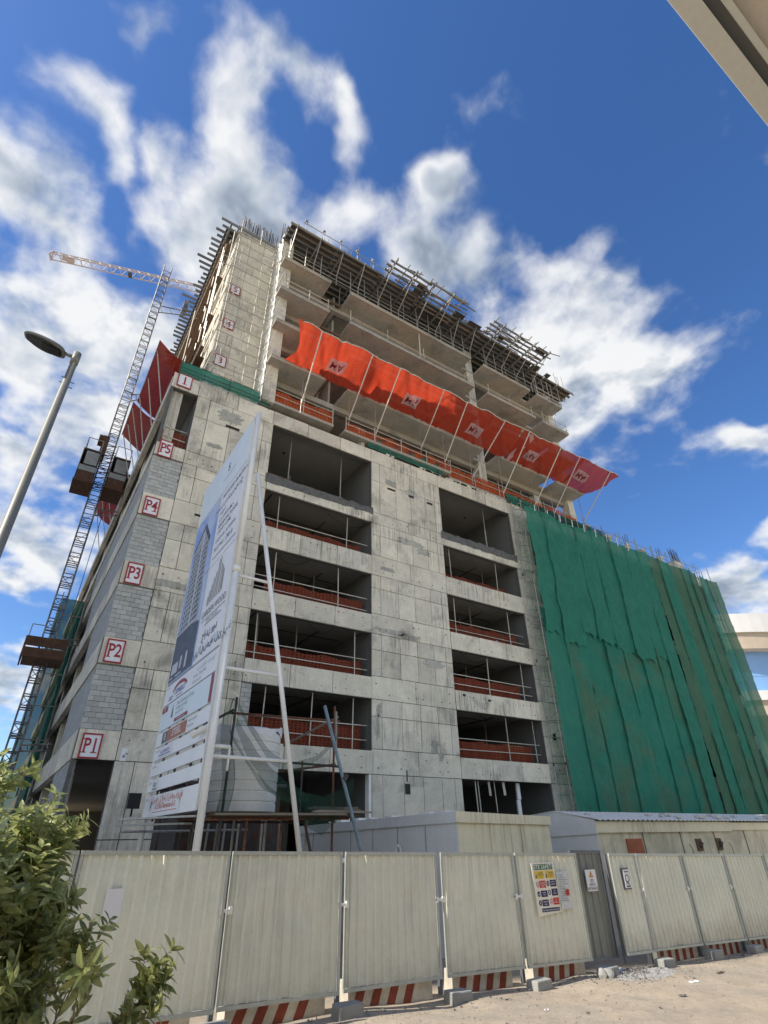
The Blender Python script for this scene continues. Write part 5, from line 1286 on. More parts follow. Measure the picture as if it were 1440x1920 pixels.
for a, b, y0, y1, lab in ((13.78, 14.82, 10.50, 10.50, 'narrow hoarding panel with a small framed sign'), (14.95, 16.95, 10.54, 10.52, 'first wide hoarding panel right of the narrow one'),
                          (17.05, 19.0, 10.50, 10.42, 'second wide hoarding panel right of the narrow one'), (19.1, 21.2, 10.42, 10.35, 'hoarding panel second from the right edge'),
                          (21.3, 23.4, 10.35, 10.3, 'hoarding panel at the right edge of the view'), (23.5, 25.6, 10.3, 10.25, 'hoarding panel beyond the right edge')):
    hoard(a, b, y0, y1, lab)
side_leaf = thing('gate_frame', 'blue grey steel frame leaning at the left edge of the narrow panel', 'frame', (13.85, 10.7, 0))
MB().bar((13.76, 10.58, -.1), (13.74, 10.58, 2.1), .05, .05).build('upright', 'fence_gap', side_leaf); MB().bar((13.80, 10.60, -.1), (13.77, 10.60, 2.1), .04, .04).build('upright', 'blue_tube', side_leaf)
# posts and clips in the gaps
for k, x in enumerate((1.385, 3.735, 5.98, 8.35, 10.47, 14.88, 17.0, 19.05, 21.25)):
    y = (10.45, 10.49, 10.6, 10.74, 10.63, 10.6, 10.58, 10.5, 10.42)[k]; z0 = zb(x)
    t = thing('fence_post', ('hidden by the shrub', 'left of the widest plain panel', 'between the two plain panels before the tank and cabin', 'left of the panel under the cabin corner', 'left of the panel with the safety poster',
                             'right of the narrow panel', 'between the two wide panels on the right', 'second from the right edge', 'nearest the right edge')[k] and 'dark post in the fence gap ' +
              ('hidden by the shrub', 'left of the widest plain panel', 'between the two plain panels before the tank and cabin', 'left of the panel under the cabin corner', 'left of the panel with the safety poster',
               'right of the narrow panel', 'between the two wide panels on the right', 'second from the right edge', 'nearest the right edge')[k], 'post', (x, y, z0 - .25), 'posts in the gaps of the hoarding')
    MB().box(x - .035, x + .035, y + .03, y + .10, z0 - .28, z0 + 1.98).build('post_tube', 'fence_gap', t)
    MB().box(x - .11, x + .11, y - .10, y - .06, z0 + 1.19, z0 + 1.23).box(x - .11, x - .06, y - .11, y - .05, z0 + 1.16, z0 + 1.26).box(x + .06, x + .11, y - .11, y - .05, z0 + 1.16, z0 + 1.26).build('clip', 'white_paint', t)

def gzz(x): return gh(x, 10.4)
FTN = [(1.4, 'behind the shrub'), (3.72, 'at the left, cut by the bottom edge of the view'), (6.0, 'between the two plain panels'), (8.36, 'left of the barrier under the cabin corner'), (10.5, 'left of the poster panel'), (12.72, 'beside the gate opening'), (14.86, 'right of the gravel heap'), (17.05, 'second from the right'), (19.1, 'farthest right')]
for k, (x, nm) in enumerate(FTN):
    y = 10.36 - (.02 * k if k < 5 else .06); z0 = gzz(x)
    t = thing('concrete_footing', 'grey concrete fence footing block ' + nm, 'block', (x, y, z0), 'concrete footing blocks of the hoarding')
    a = R.uniform(-.06, .06); w_, d_, h_ = .22 + R.uniform(-.02, .03), .15, .17
    m = MB(); vs = []
    for zz_ in (-.08, h_ * .98):
        for sx_, sy_ in ((-1, -1), (1, -1), (1, 1), (-1, 1)):
            q = .96 if zz_ > 0 else 1.04
            vs.append((x + w_ * sx_ * q * math.cos(a) - d_ * sy_ * math.sin(a) + R.uniform(-.015, .015), y + w_ * sx_ * math.sin(a) + d_ * sy_ * q, z0 + zz_ + R.uniform(-.015, .015)))
    m.add(vs, [(0, 3, 2, 1), (4, 5, 6, 7), (0, 1, 5, 4), (1, 2, 6, 5), (2, 3, 7, 6), (3, 0, 4, 7)]); m.build('block_body', 'footing', t, bevel=.02)
# red and white striped barriers under the panels
def barrier(x0, x1, y, nm, slope=.20, pitch=.36, hh=.36):
    t = thing('striped_barrier', 'red and white striped concrete barrier ' + nm, 'barrier', ((x0 + x1) / 2, y, gzz(x0)), 'striped concrete barriers under the hoarding')
    za, zc_ = gzz(x0), gzz(x1)
    Z = lambda x: za + (zc_ - za) * (x - x0) / (x1 - x0)
    MB().add([(x0, y, Z(x0) - .1), (x1, y, Z(x1) - .1), (x1, y, Z(x1) + hh), (x0, y, Z(x0) + hh), (x0, y + .35, Z(x0) - .1), (x1, y + .35, Z(x1) - .1), (x1, y + .3, Z(x1) + hh), (x0, y + .3, Z(x0) + hh)],
             [(0, 1, 2, 3), (4, 7, 6, 5), (3, 2, 6, 7), (0, 3, 7, 4), (1, 5, 6, 2)]).build('barrier_body', 'barrier_white', t)
    x = x0 + .06
    while x + pitch * .5 + slope < x1:
        a, b = x, x + pitch * .5
        MB().add([(a, y - .004, Z(a) - .06), (b, y - .004, Z(b) - .06), (b + slope, y - .004, Z(b) + hh), (a + slope, y - .004, Z(a) + hh)], [(0, 1, 2, 3)]).build('red_stripe', 'barrier_red', t); x += pitch
barrier(1.7, 3.45, 10.62, 'nearly hidden at the left', .2); barrier(4.0, 5.75, 10.66, 'under the widest plain panel', .2); barrier(6.25, 8.1, 10.74, 'under the panel before the grey cabin side', .17)
barrier(8.65, 10.2, 10.74, 'under the panel below the cabin corner', .13); barrier(10.78, 12.4, 10.66, 'under the safety poster', .10, .33, .40)
barrier(15.15, 16.85, 10.64, 'under the first wide panel right of the gate', .04, .32); barrier(17.35, 18.9, 10.62, 'under the second wide panel right of the gate', .04, .32); barrier(19.4, 21.0, 10.55, 'near the right edge', .03, .32); barrier(21.6, 23.2, 10.5, 'at the right edge', .03, .32)

# signs on the hoarding
PX0, PY = 10.52, 10.46
ps = thing('safety_poster', 'large SITE SAFETY poster with red, yellow and navy boxes on the hoarding', 'sign', (11.15, 10.43, 1.5))
def pfr(u, v, d): return (10.93 + u + .02 * (1 - v), 10.465 - d - .004 * u, .98 + v + .0 * u)
m = MB(); c = [pfr(0, 0, 0), pfr(.80, .06, 0), pfr(.72, 1.0, 0), pfr(-.03, 1.0, 0)]; bk = [(x, y + .012, z) for x, y, z in c]
m.add(c + bk, [(0, 1, 2, 3), (7, 6, 5, 4), (0, 4, 5, 1), (1, 5, 6, 2), (2, 6, 7, 3), (3, 7, 4, 0)]); m.build('poster_sheet', 'sign_ivory', ps)
def prr(name, mm, rects=(), texts=(), polys=(), d=.003):
    if len(rects) + len(texts) + len(polys) > 1:
        for q in rects: prr(name, mm, [q], d=d)
        for q in texts: prr(name + '_line', mm, (), [q], d=d)
        for q in polys: prr(name, mm, (), (), [q], d=d)
        return None
    m = MB()
    for u0, u1, v0, v1 in rects: rect_on(m, u0, u1, v0, v1, pfr, d)
    for body, sz, u, v in texts: text_on(m, body, sz, u, v, pfr, bold=.012, sx=1.1, d=d)
    for p_ in polys: m.add([pfr(u, v, d) for u, v in p_], [tuple(range(len(p_)))])
    return m.build(name, mm, ps)
def disc(u, v, r_, n=14): return [(u + r_ * math.cos(2 * math.pi * k / n), v + r_ * 1.1 * math.sin(2 * math.pi * k / n)) for k in range(n)]
prr('green_band', 'sign_green', [(.03, .67, .86, .97)]); prr('title_letters', 'sign_white', texts=[('SITE SAFETY', .115, .35, .912)], d=.006)
prr('yellow_box', 'sign_yellow', [(.04, .34, .69, .84), (.38, .68, .69, .84)])
prr('warning_icon', 'ink', polys=[[(.05, .71), (.11, .71), (.08, .79)], [(.39, .71), (.45, .71), (.42, .79)]], texts=[('DANGER', .035, .23, .80), ('CONSTRUCTION', .027, .235, .765), ('SITE', .03, .23, .73), ('BEWARE', .035, .57, .80), ('OF HAZARDS', .028, .57, .765), ('AHEAD', .03, .57, .73)], d=.006)
prr('red_box', 'sign_redbox', [(.15, .36, .52, .655)]); prr('red_box', 'sign_redbox', [(.52, .71, .19, .32)])
prr('navy_box', 'sign_navy', [(.50, .70, .53, .66), (.16, .37, .35, .47), (.51, .71, .36, .49), (.16, .37, .18, .30), (.12, .69, .075, .145)], polys=[disc(.43, .595, .048), disc(.09, .41, .048), disc(.44, .425, .045), disc(.10, .245, .048)])
prr('box_letters', 'sign_white', texts=[('NO ENTRY', .036, .255, .61), ('AUTHORISED', .028, .255, .57), ('ONLY', .028, .255, .54), ('SAFETY', .034, .60, .62), ('BOOTS', .034, .60, .575), ('HARD', .034, .265, .43), ('HATS', .034, .265, .39), ('EYE', .034, .61, .45), ('WEAR', .034, .61, .405), ('HEARING', .034, .265, .26), ('AREA', .034, .265, .215), ('NO', .034, .615, .28), ('SMOKING', .030, .615, .235), ('No Hat No Boots No Job', .045, .405, .108)], d=.006)
prr('prohibition_ring', 'sign_redbox', polys=[disc(.10, .585, .05), disc(.46, .255, .05)]); prr('prohibition_disc', 'sign_white', polys=[disc(.10, .585, .036), disc(.46, .255, .036)], d=.005)
prr('pictogram', 'ink', [(.09, .11, .56, .61), (.45, .47, .235, .275)], d=.007)
prr('pictogram_white', 'sign_white', [(.42, .44, .57, .62), (.075, .105, .39, .42), (.425, .455, .40, .45), (.09, .11, .22, .27)], d=.006)
nw = thing('paper_notice', 'weathered paper notice taped beside the safety poster', 'notice', (11.9, 10.42, 1.4))
MB().grid(lambda u, v: (11.66 + .40 * u + .03 * (1 - v), 10.447 - .01 * math.sin(v * 9 + u * 3), 1.06 + .72 * v + .02 * u), 6, 10).build('sheet', 'paper', nw)
m = MB(); f3 = lambda u, v, d: (11.68 + u, 10.428 - d, 1.1 + v)
for k in range(12): 
    v = .62 - k * .045; rect_on(m, .03, .03 + R.uniform(.12, .3), v, v + .010, f3)
m.build('printed_lines', 'ink_grey', nw); m = MB(); rect_on(m, .22, .33, .22, .34, f3); m.build('stamp', 'sign_redbox', nw)
ws = thing('warning_sign', 'small white SITE OFFICE sign with an orange triangle on the recessed gate', 'sign', (13.0, 10.9, 1.6))
MB().box(12.90, 13.28, 10.60, 10.615, 1.34, 1.78).build('sign_board', 'sign_white', ws)
f4 = lambda u, v, d: (13.09 + u, 10.596 - d, 1.57 + v)
m = MB(); m.add([f4(-.075, .05, 0), f4(.075, .05, 0), f4(0, .19, 0)], [(0, 1, 2)]); m.build('triangle', 'ink_orange', ws)
m = MB(); m.add([f4(-.035, .072, .003), f4(.035, .072, .003), f4(0, .14, .003)], [(0, 1, 2)]); m.build('triangle_centre', 'sign_yellow', ws)
m = MB()
for b_, v in (('SITE', -.02), ('OFFICE', -.10), ('ENTRANCE', -.18)): text_on(m, b_, .085, 0, v, f4, bold=.012, sx=.85)
m.build('sign_letters', 'ink', ws)
qs = thing('framed_sign', 'small dark framed white sign with a ring mark on the narrow panel', 'sign', (14.3, 10.45, 1.6))
MB().box(14.1, 14.36, 10.42, 10.46, 1.33, 1.78).build('sign_frame', 'ink', qs); MB().box(14.125, 14.345, 10.408, 10.42, 1.36, 1.75).build('sign_board', 'sign_white', qs)
m = MB(); f5 = lambda u, v, d: (14.235 + u, 10.404 - d, 1.56 + v)
for k in range(16):
    t0, t1 = 2 * math.pi * k / 16, 2 * math.pi * (k + 1) / 16; m.add([f5(.085 * math.cos(t0), .085 * math.sin(t0), 0), f5(.085 * math.cos(t1), .085 * math.sin(t1), 0), f5(.062 * math.cos(t1), .062 * math.sin(t1), 0), f5(.062 * math.cos(t0), .062 * math.sin(t0), 0)], [(0, 1, 2, 3)])
m.add([f5(.05, -.14, 0), f5(.075, -.12, 0), f5(-.05, -.07, 0), f5(-.07, -.09, 0)], [(0, 1, 2, 3)]); rect_on(m, -.08, .08, .13, .155, f5); rect_on(m, -.08, .08, -.18, -.15, f5)
m.build('ring_mark', 'ink', qs)
q2 = thing('framed_sign', 'white sheet fixed to the hoarding behind the shrub', 'sign', (2.0, 10.3, 1.5)); MB().box(1.86, 2.1, 10.335, 10.35, 1.5, 1.92).build('sign_board', 'sign_white', q2)

# ------------------------------------------------------------------ rubble, gravel and litter
m = MB()
for k in range(1600):
    a = R.uniform(0, 2 * math.pi); rr = abs(R.gauss(0, .75)); x, y = 13.55 + math.cos(a) * rr * 1.3, 10.12 + math.sin(a) * rr * .55
    h = max(0, .16 - rr * .17); s = R.uniform(.008, .03); c = Vector((x, y, gh(x, y) + h * R.uniform(.5, 1)))
    vs = [c + Vector((R.uniform(-1, 1), R.uniform(-1, 1), R.uniform(-1, 1))) * s for _ in range(5)]
    m.add(vs, [(0, 1, 2), (0, 2, 3), (0, 3, 1), (1, 3, 2), (1, 4, 2), (2, 4, 3), (3, 4, 1)])
o = m.build('gravel', 'gravel', None, kind='stuff'); tag(o, 'loose grey gravel scattered before the gate opening', 'gravel')
m = MB()
def heap(x0, y0, rx, ry, h, seed):
    m.grid(lambda u, v: (x0 + rx * (u * 2 - 1), y0 + ry * (v * 2 - 1), gh(x0 + rx * (u * 2 - 1), y0 + ry * (v * 2 - 1)) - .02 + h * max(0, 1 - (u * 2 - 1) ** 2 - (v * 2 - 1) ** 2) * (.7 + .6 * mnoise.noise(Vector((u * 6, v * 6, seed))))), 22, 12)
heap(13.2, 10.35, .5, .3, .16, 1); o = m.build('lime_heap', 'lime', None, smooth=True); tag(o, 'small white lime heap in the gate opening', 'heap')
m = MB(); heap(13.7, 10.1, 1.1, .5, .16, 4); heap(12.9, 9.95, .5, .25, .06, 6); o = m.build('rubble_heap', 'gravel', None, smooth=True, kind='stuff'); tag(o, 'low grey rubble spread in front of the narrow panel', 'rubble')
m = MB()
for k in range(3200):
    x = R.uniform(2, 24); y = R.uniform(6.8, 10.5) if R.random() < .6 else 10.45 - abs(R.gauss(0, .35))
    s = R.uniform(.005, .02) if R.random() < .93 else R.uniform(.025, .05); c = Vector((x, y, gh(x, y) + s * .3))
    vs = [c + Vector((R.uniform(-1, 1), R.uniform(-1, 1), R.uniform(-.7, .7))) * s for _ in range(5)]
    m.add(vs, [(0, 1, 2), (0, 2, 3), (0, 3, 1), (1, 3, 2), (1, 4, 2), (2, 4, 3), (3, 4, 1)])
o = m.build('pebbles', 'gravel', None, kind='stuff'); tag(o, 'pebbles and crumbs strewn over the sandy ground', 'pebbles')
for x, y, s, mm, lab in ((13.9, 9.0, .16, 'sign_white', 'white crumpled scrap on the sand right of the gravel'), (12.4, 8.35, .10, 'ink', 'small dark scrap on the sand below the gravel'), (9.2, 8.9, .05, 'sign_white', 'tiny white scrap left of the gravel'), (15.2, 9.15, .12, 'timber_dark', 'short brown stick on the sand at the right')):
    z = gh(x, y); m = MB(); m.grid(lambda u, v: (x + s * (u - .5) * 2, y + s * .7 * (v - .5) + .02 * math.sin(u * 9), z + .012 + .03 * abs(mnoise.noise(Vector((u * 4, v * 4, x))))), 6, 4)
    o = m.build('litter_scrap', mm, None); tag(o, lab, 'litter', 'scraps of litter on the sand')
for x, y, lab in ((12.55, 10.12, 'small grey stone against the footing by the gate'), (12.4, 10.2, 'second grey stone beside the gate footing')):
    bmx = bmesh.new(); bmesh.ops.create_icosphere(bmx, subdivisions=2, radius=.11)
    for v in bmx.verts: v.co *= 1 + .35 * mnoise.noise(v.co * 9 + Vector((x, y, 0)))
    me = bpy.data.meshes.new('stone'); bmx.to_mesh(me); bmx.free(); me.materials.append(M_['footing']); o = bpy.data.objects.new('stone', me); col.objects.link(o); o.location = (x, y, gh(x, y) + .06); tag(o, lab, 'stone', 'stones by the gate')

# ------------------------------------------------------------------ street lamp
lp = thing('street_lamp', 'grey street lamp with a single flat head leaning over the shrub', 'street lamp', (-.72, 7.2, .1))
LX, LY = -.72, 7.2
MB().tube((LX, LY, .0), (LX, LY, 8.72), .088, .046, n=18).build('pole', 'lamp_pole', lp, smooth=True)
MB().tube((LX, LY, 8.60), (LX, LY, 8.82), .055, .054, n=16).build('pole_cap', 'lamp_pole', lp, smooth=True)
MB().tube((LX, LY, 8.72), (LX - .16, LY + .03, 8.76), .028, n=10).build('bracket_arm', 'lamp_head', lp, smooth=True)
for z in (8.3, 8.2): MB().tube((LX - .08, LY, z), (LX - .03, LY, z), .008, n=5).tube((LX + .05, LY, z - .05), (LX + .1, LY, z - .05), .008, n=5).build('band_bolt', 'lamp_head', lp)
hx = Vector((-1, .16, .30)).normalized(); hy = Vector((0, 0, 1)).cross(hx).normalized(); hz = hx.cross(hy).normalized()
H0 = Vector((LX - .15, LY + .03, 8.74))
def head_shell(h_up, h_dn, sc_):
    m = MB(); nu, nv = 24, 16
    def f(u, v):
        t = u * math.pi; l = .30 - .30 * math.cos(t); w_ = (.145 * (math.sin(t) ** .5)) * (1 + .12 * math.cos(t)) * sc_
        a = 2 * math.pi * v; c = math.cos(a); s = math.sin(a)
        return H0 + hx * l + hy * w_ * c + hz * ((h_up if s > 0 else h_dn) * (math.sin(t) ** .6) * s)
    m.grid(f, nu, nv); return m
head_shell(.085, .02, 1.0).build('lamp_housing', 'lamp_head', lp, smooth=True)
m = MB(); m.grid(lambda u, v: H0 + hx * (.04 + .52 * u) + hy * ((v - .5) * 2 * .12 * (math.sin(math.pi * (.06 + .88 * u)) ** .5)) - hz * (.018 + .016 * math.sin(math.pi * u)), 16, 6); m.build('lamp_lens', 'lamp_glass', lp, smooth=True)
m = MB(); m.grid(lambda u, v: H0 + hx * (.06 + .26 * u) + hy * ((v - .5) * 2 * .075) - hz * (.038 + .004 * math.sin(math.pi * u)), 6, 4); m.build('gear_cover', 'lamp_dark', lp)

# ------------------------------------------------------------------ passenger hoist on the left flank
MX, MY, MZ = .42, 38.0, 50.2
ho = thing('passenger_hoist', 'tall lattice hoist mast with two lift cages beside the left flank', 'hoist', (MX, MY, 0))
S_ = .33
for sx_ in (-S_, S_):
    for sy_ in (-S_, S_):
        MB().tube((MX + sx_, MY + sy_, 0), (MX + sx_, MY + sy_, MZ), .055, n=5).build('mast_leg', 'hoist_steel', ho)
nsec = 33
secs = None
for k in range(nsec):
    z0 = k * MZ / nsec
    if secs is None:
        m = MB(); h = MZ / nsec
        for zz_ in (0.0, .14, .76): 
            for a, b in (((-S_, -S_), (S_, -S_)), ((S_, -S_), (S_, S_)), ((S_, S_), (-S_, S_)), ((-S_, S_), (-S_, -S_))): m.tube((a[0], a[1], zz_), (b[0], b[1], zz_), .035, n=4)
        m.tube((-S_, -S_, .14), (S_, -S_, .76), .02, n=4).tube((S_, S_, .14), (-S_, S_, .76), .02, n=4).tube((-S_, S_, .76), (-S_, -S_, 1.5), .02, n=4)
        o = m.build('mast_section', 'hoist_steel', None); secs = o.data; o.parent = ho; o.location = (0, 0, z0)
    else: inst('mast_section', secs, (MX, MY, z0), ho)
for sx_, x0, x1 in ((-1, -1.15, .02), (1, .82, 2.0)):
    z0, z1, y0, y1 = 24.0, 26.6, 36.7, 38.7
    MB().box(x0 - .05, x1 + .05, y0 - .05, y1, z0 - .12, z0).build('cage_floor', 'hoist_rust', ho)
    MB().box(x0, x1, y0, y0 + .05, z0, z0 + .75).build('kick_panel', 'hoist_rust', ho)
    MB().box(x0 + .05, x1 - .05, y0 + .02, y0 + .06, z0 + .8, z0 + 1.25).build('cage_panel', 'hoist_mesh', ho)
    MB().box(x0 + .25, x1 - .1, y0 - .03, y0 + .04, z0 + 1.35, z1 - .15).build('cage_door', 'hoist_mesh', ho)
    for xx in (x0, x1 - .05): MB().box(xx, xx + .05, y0, y1, z0, z1).build('cage_side', 'hoist_cage', ho)
    MB().box(x0, x1, y1 - .05, y1, z0, z1).build('cage_back', 'hoist_cage', ho); MB().box(x0, x1, y0, y1, z1, z1 + .08).build('cage_roof', 'hoist_cage', ho)
    for (a, b) in (((x0 + .1, y0, z1), (x0 + .1, y0, z1 + 1.0)), ((x1 - .1, y0, z1), (x1 - .1, y0, z1 + 1.0)), ((x0 + .1, y0, z1 + 1.0), (x1 - .1, y0, z1 + 1.0)), ((x0 + .1, y0, z1 + 1.0), (x0 + .1, y1, z1 + 1.0))):
        MB().tube(a, b, .03, n=5).build('roof_rail', 'hoist_mesh', ho)
MB().box(MX - .62, MX - .2, MY - .7, MY + .5, 26.9, 28.6).box(MX - .9, MX - .55, MY - .5, MY + .5, 28.3, 28.7).parts('drive_unit', 'hoist_rust', ho)
for k in range(10): MB().bar((MX - .4, MY - .55, 24.0 + k * .42), (MX + .45, MY - .5, 24.25 + k * .42 + R.uniform(-.2, .3)), .05).build('drive_frame', 'steel_dark', ho)
def tie(z, x1, y1, label_parts='tie_arm'):
    MB().tube((MX + .3, MY - .3, z), (x1, y1, z + .1), .05, n=5).build(label_parts, 'hoist_steel', ho); MB().tube((MX + .3, MY + .3, z - .25), (x1, y1, z - .2), .05, n=5).build(label_parts, 'hoist_steel', ho)
    n = 5
    for k in range(n): 
        a = Vector((MX + .3, MY - .3, z)).lerp(Vector((x1, y1, z + .1)), k / n); b = Vector((MX + .3, MY + .3, z - .25)).lerp(Vector((x1, y1, z - .2)), (k + .5) / n); MB().tube(a, b, .025, n=4).build(label_parts, 'hoist_steel', ho)
tie(44.6, 4.6, 36.6); tie(33.5, 2.2, 36.8); tie(22.6, 2.2, 37.5); tie(13.2, 2.2, 37.5); tie(7.2, 2.2, 37.5)
MB().box(2.5, 2.9, 36.2, 37.0, 44.0, 45.1).build('tie_plate', 'hoist_steel', ho)
lc = thing('lower_landing', 'brown boxed landing with a rail low on the hoist mast', 'landing', (.6, 37.5, 11.5))
MB().box(-.6, 1.5, 36.65, 38.9, 11.75, 11.9).parts('floor', 'timber_dark', lc); MB().box(-.66, 1.5, 36.55, 36.65, 12.35, 12.9).box(-.66, 1.5, 36.55, 36.65, 11.7, 12.25).parts('side_board', 'hoist_rust', lc); MB().box(-.72, -.64, 36.6, 38.9, 11.7, 12.9).parts('side_board', 'timber_dark', lc)
for a, b in (((-.6, 36.6, 12.9), (-.6, 36.6, 13.6)), ((.1, 36.6, 12.9), (.1, 36.6, 13.6)), ((-.6, 36.6, 13.6), (.1, 36.6, 13.6))): MB().tube(a, b, .03, n=5).build('rail', 'hoist_mesh', lc)
hn = thing('hoist_netting', 'tall dark green net enclosing the hoist landings by the left flank', 'netting', (1.5, 42, 0))
def hnf(u, v): 
    t = u * 2
    x, y = (.55 + 1.4 * t, 41.5) if t < 1 else (1.95, 41.5 + 4 * (t - 1))
    return (x + .12 * mnoise.noise(Vector((u * 14, v * 9, 1))), y + .15 * mnoise.noise(Vector((u * 16, v * 6, 4))), 17.2 * v)
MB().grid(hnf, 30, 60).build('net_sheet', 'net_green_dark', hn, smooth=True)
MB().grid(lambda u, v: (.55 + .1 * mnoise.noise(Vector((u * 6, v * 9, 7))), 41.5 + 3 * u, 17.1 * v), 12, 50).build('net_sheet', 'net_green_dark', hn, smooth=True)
for x, y in ((.5, 41.45), (2.0, 41.45), (.5, 44.5)): MB().tube((x, y, 0), (x, y, 17.6), .035, n=5).build('standard', 'galv', hn)
for z in range(2, 18, 2): MB().tube((.4, 41.4, z), (2.1, 41.4, z), .03, n=5).build('ledger', 'galv', hn)
cb = thing('hoist_cable', 'thin cable hanging along the hoist mast', 'cable', (1.25, 37.9, 12)); MB().tube((1.25, 37.9, 8), (1.25, 37.9, 24.3), .02, n=4).build('cable', 'steel_dark', cb)

# ------------------------------------------------------------------ distant tower crane
cr_ = thing('tower_crane', 'pale orange tower crane jib far behind the building, its mast hidden', 'crane', (18, 110, 0))
A = Vector((-20.0, 92.0, 105.5)); B = Vector((28.0, 65.0, 99.0))
B = A + (Vector((8.6, 84.8, 107.4)) - A) * 1.75
jd = (B - A).normalized(); ju = Vector((0, 0, 1)); js = jd.cross(ju).normalized(); jl = (B - A).length
for off, nm in ((js * .75, 'lower_chord'), (js * -.75, 'lower_chord'), (ju * 1.55, 'upper_chord')):
    MB().bar(A + off, B + off, .17).build(nm, 'crane_paint', cr_)
n = int(jl / 1.9)
dm = None
for k in range(n):
    p = A + jd * (k * 1.9); q = A + jd * (k * 1.9 + .95); r_ = A + jd * ((k + 1) * 1.9)
    m = MB()
    m.bar(p + js * .75, q + ju * 1.55, .09).bar(q + ju * 1.55, r_ + js * .75, .09).bar(p - js * .75, q + ju * 1.55, .09).bar(q + ju * 1.55, r_ - js * .75, .09).bar(p - js * .75, p + js * .75, .09)
    m.build('jib_lattice', 'crane_paint', cr_)
MB().box(A.x + 2, A.x + 4.2, A.y - 1.4, A.y - .2, A.z + .2, A.z + .5).build('jib_end_frame', 'crane_paint', cr_)
MB().bar(A - js * .8 - ju * .2, A + js * .8 - ju * .2, .3).bar(A - js * .8, A + ju * 1.9, .2).bar(A + js * .8, A + ju * 1.9, .2).build('jib_end_frame', 'crane_paint', cr_)
tr_ = A + jd * 15; MB().bar(tr_ - ju * .3 - js * .6, tr_ - ju * .3 + js * .6, .7, .4).build('trolley', 'steel_dark', cr_)
MC = B
for sx_, sy_ in ((-1, -1), (1, -1), (1, 1), (-1, 1)): MB().bar((MC.x + sx_, MC.y + sy_, 0), (MC.x + sx_, MC.y + sy_, MC.z + 6), .22).build('mast_leg', 'crane_paint', cr_)
for k in range(52):
    z = k * 2.1; MB().bar((MC.x - 1, MC.y - 1, z), (MC.x + 1, MC.y - 1, z + 2.1), .12).bar((MC.x - 1, MC.y - 1, z), (MC.x - 1, MC.y + 1, z + 2.1), .12).build('mast_lattice', 'crane_paint', cr_)
MB().bar(B, B + jd * 12, .9, .5).build('counter_jib', 'crane_paint', cr_)

# ------------------------------------------------------------------ villa at the right edge and eave overhead
vl = thing('white_villa', 'white curved building with glass balconies beyond the green sheets', 'building', (118, 50, 0))
VX, VY, VR = 130.0, 71.0, 34.0
def ring(r0, r1, z0, z1, a0=150, a1=300, n=40):
    m = MB(); vs = []; fs = []
    for k in range(n + 1):
        a = rad(a0 + (a1 - a0) * k / n); c, s = math.cos(a), math.sin(a)
        vs += [(VX + r0 * c, VY + r0 * s, z0), (VX + r1 * c, VY + r1 * s, z0), (VX + r1 * c, VY + r1 * s, z1), (VX + r0 * c, VY + r0 * s, z1)]
    for k in range(n):
        b = k * 4
        for i in range(4): fs.append((b + i, b + (i + 1) % 4, b + 4 + (i + 1) % 4, b + 4 + i))
    return m.add(vs, fs)
ring(VR - 6, VR, 34.6, 38.2).build('parapet_band', 'villa_white', vl, smooth=False); ring(VR - 6, VR - .4, 31.6, 34.6).build('soffit_band', 'villa_beige', vl)
ring(VR - 6, VR - 2.6, 27.0, 31.7).build('window_glazing', 'glass_blue', vl); ring(VR - 6, VR, 22.4, 24.0).build('balcony_band', 'villa_white', vl); ring(VR - 6, VR - .5, 20.0, 22.4).build('soffit_band', 'villa_beige', vl)
ring(VR - 6, VR - 2.6, 24.0, 27.1).build('window_glazing', 'glass_blue', vl); ring(VR - 6, VR - 3, 0, 20).build('wall', 'villa_beige', vl); ring(VR - 6, VR, 10, 12).build('balcony_band', 'villa_white', vl)
ring(VR - .3, VR - .2, 24.0, 27.4, 170, 215, 14).build('balcony_glass', 'glass_clear', vl); ring(VR - .35, VR - .15, 27.4, 27.65, 170, 215, 14).build('hand_rail', 'rail_dark', vl)
ring(VR - .4, VR - .3, 38.2, 40.4, 150, 222, 30).build('balcony_glass', 'glass_clear', vl); ring(VR - .42, VR - .28, 40.4, 40.5, 150, 222, 30).build('hand_rail', 'ink_grey', vl)
tp_ = thing('roof_plant', 'dry spiky plant on the terrace of the white curved building', 'plant', (103, 54, 38.2))
a = rad(213)
pc_ = Vector((VX + (VR - 2) * math.cos(a), VY + (VR - 2) * math.sin(a), 38.2))
for k in range(26):
    d = Vector((R.gauss(0, .45), R.gauss(0, .45), 1)).normalized(); MB().tube(pc_ + Vector((0, 0, .8)), pc_ + Vector((0, 0, 1.5)) + d * R.uniform(1.6, 3.2), .12, .02, n=4).build('spike', 'timber', tp_)
MB().tube(pc_, pc_ + Vector((0, 0, 1.6)), .8, .9, n=10).build('pot', 'villa_white', tp_)

ev = thing('street_building', 'beige building over the near pavement, only its white eave edge in view', 'building', (4, -3, 0))
MB().box(-14, 24, -.11, -.02, 5.9, 6.45).build('fascia', 'eave_white', ev); MB().box(-14, 24, -.16, -.11, 5.96, 6.4).build('fascia_groove', 'lamp_head', ev)
MB().box(-14, 24, -.19, -.16, 5.93, 6.4).build('fascia_lip', 'eave_white', ev); MB().box(-14, 24, -6.0, -.19, 5.99, 6.4).build('soffit', 'eave_soffit', ev)
MB().box(-14, 24, -6.4, -3.4, -.3, 5.99).build('wall', 'eave_soffit', ev)
for k in range(6): MB().box(-11 + 6 * k, -8.6 + 6 * k, -3.44, -3.38, 1.0, 3.6).build('window', 'glass_blue', ev)

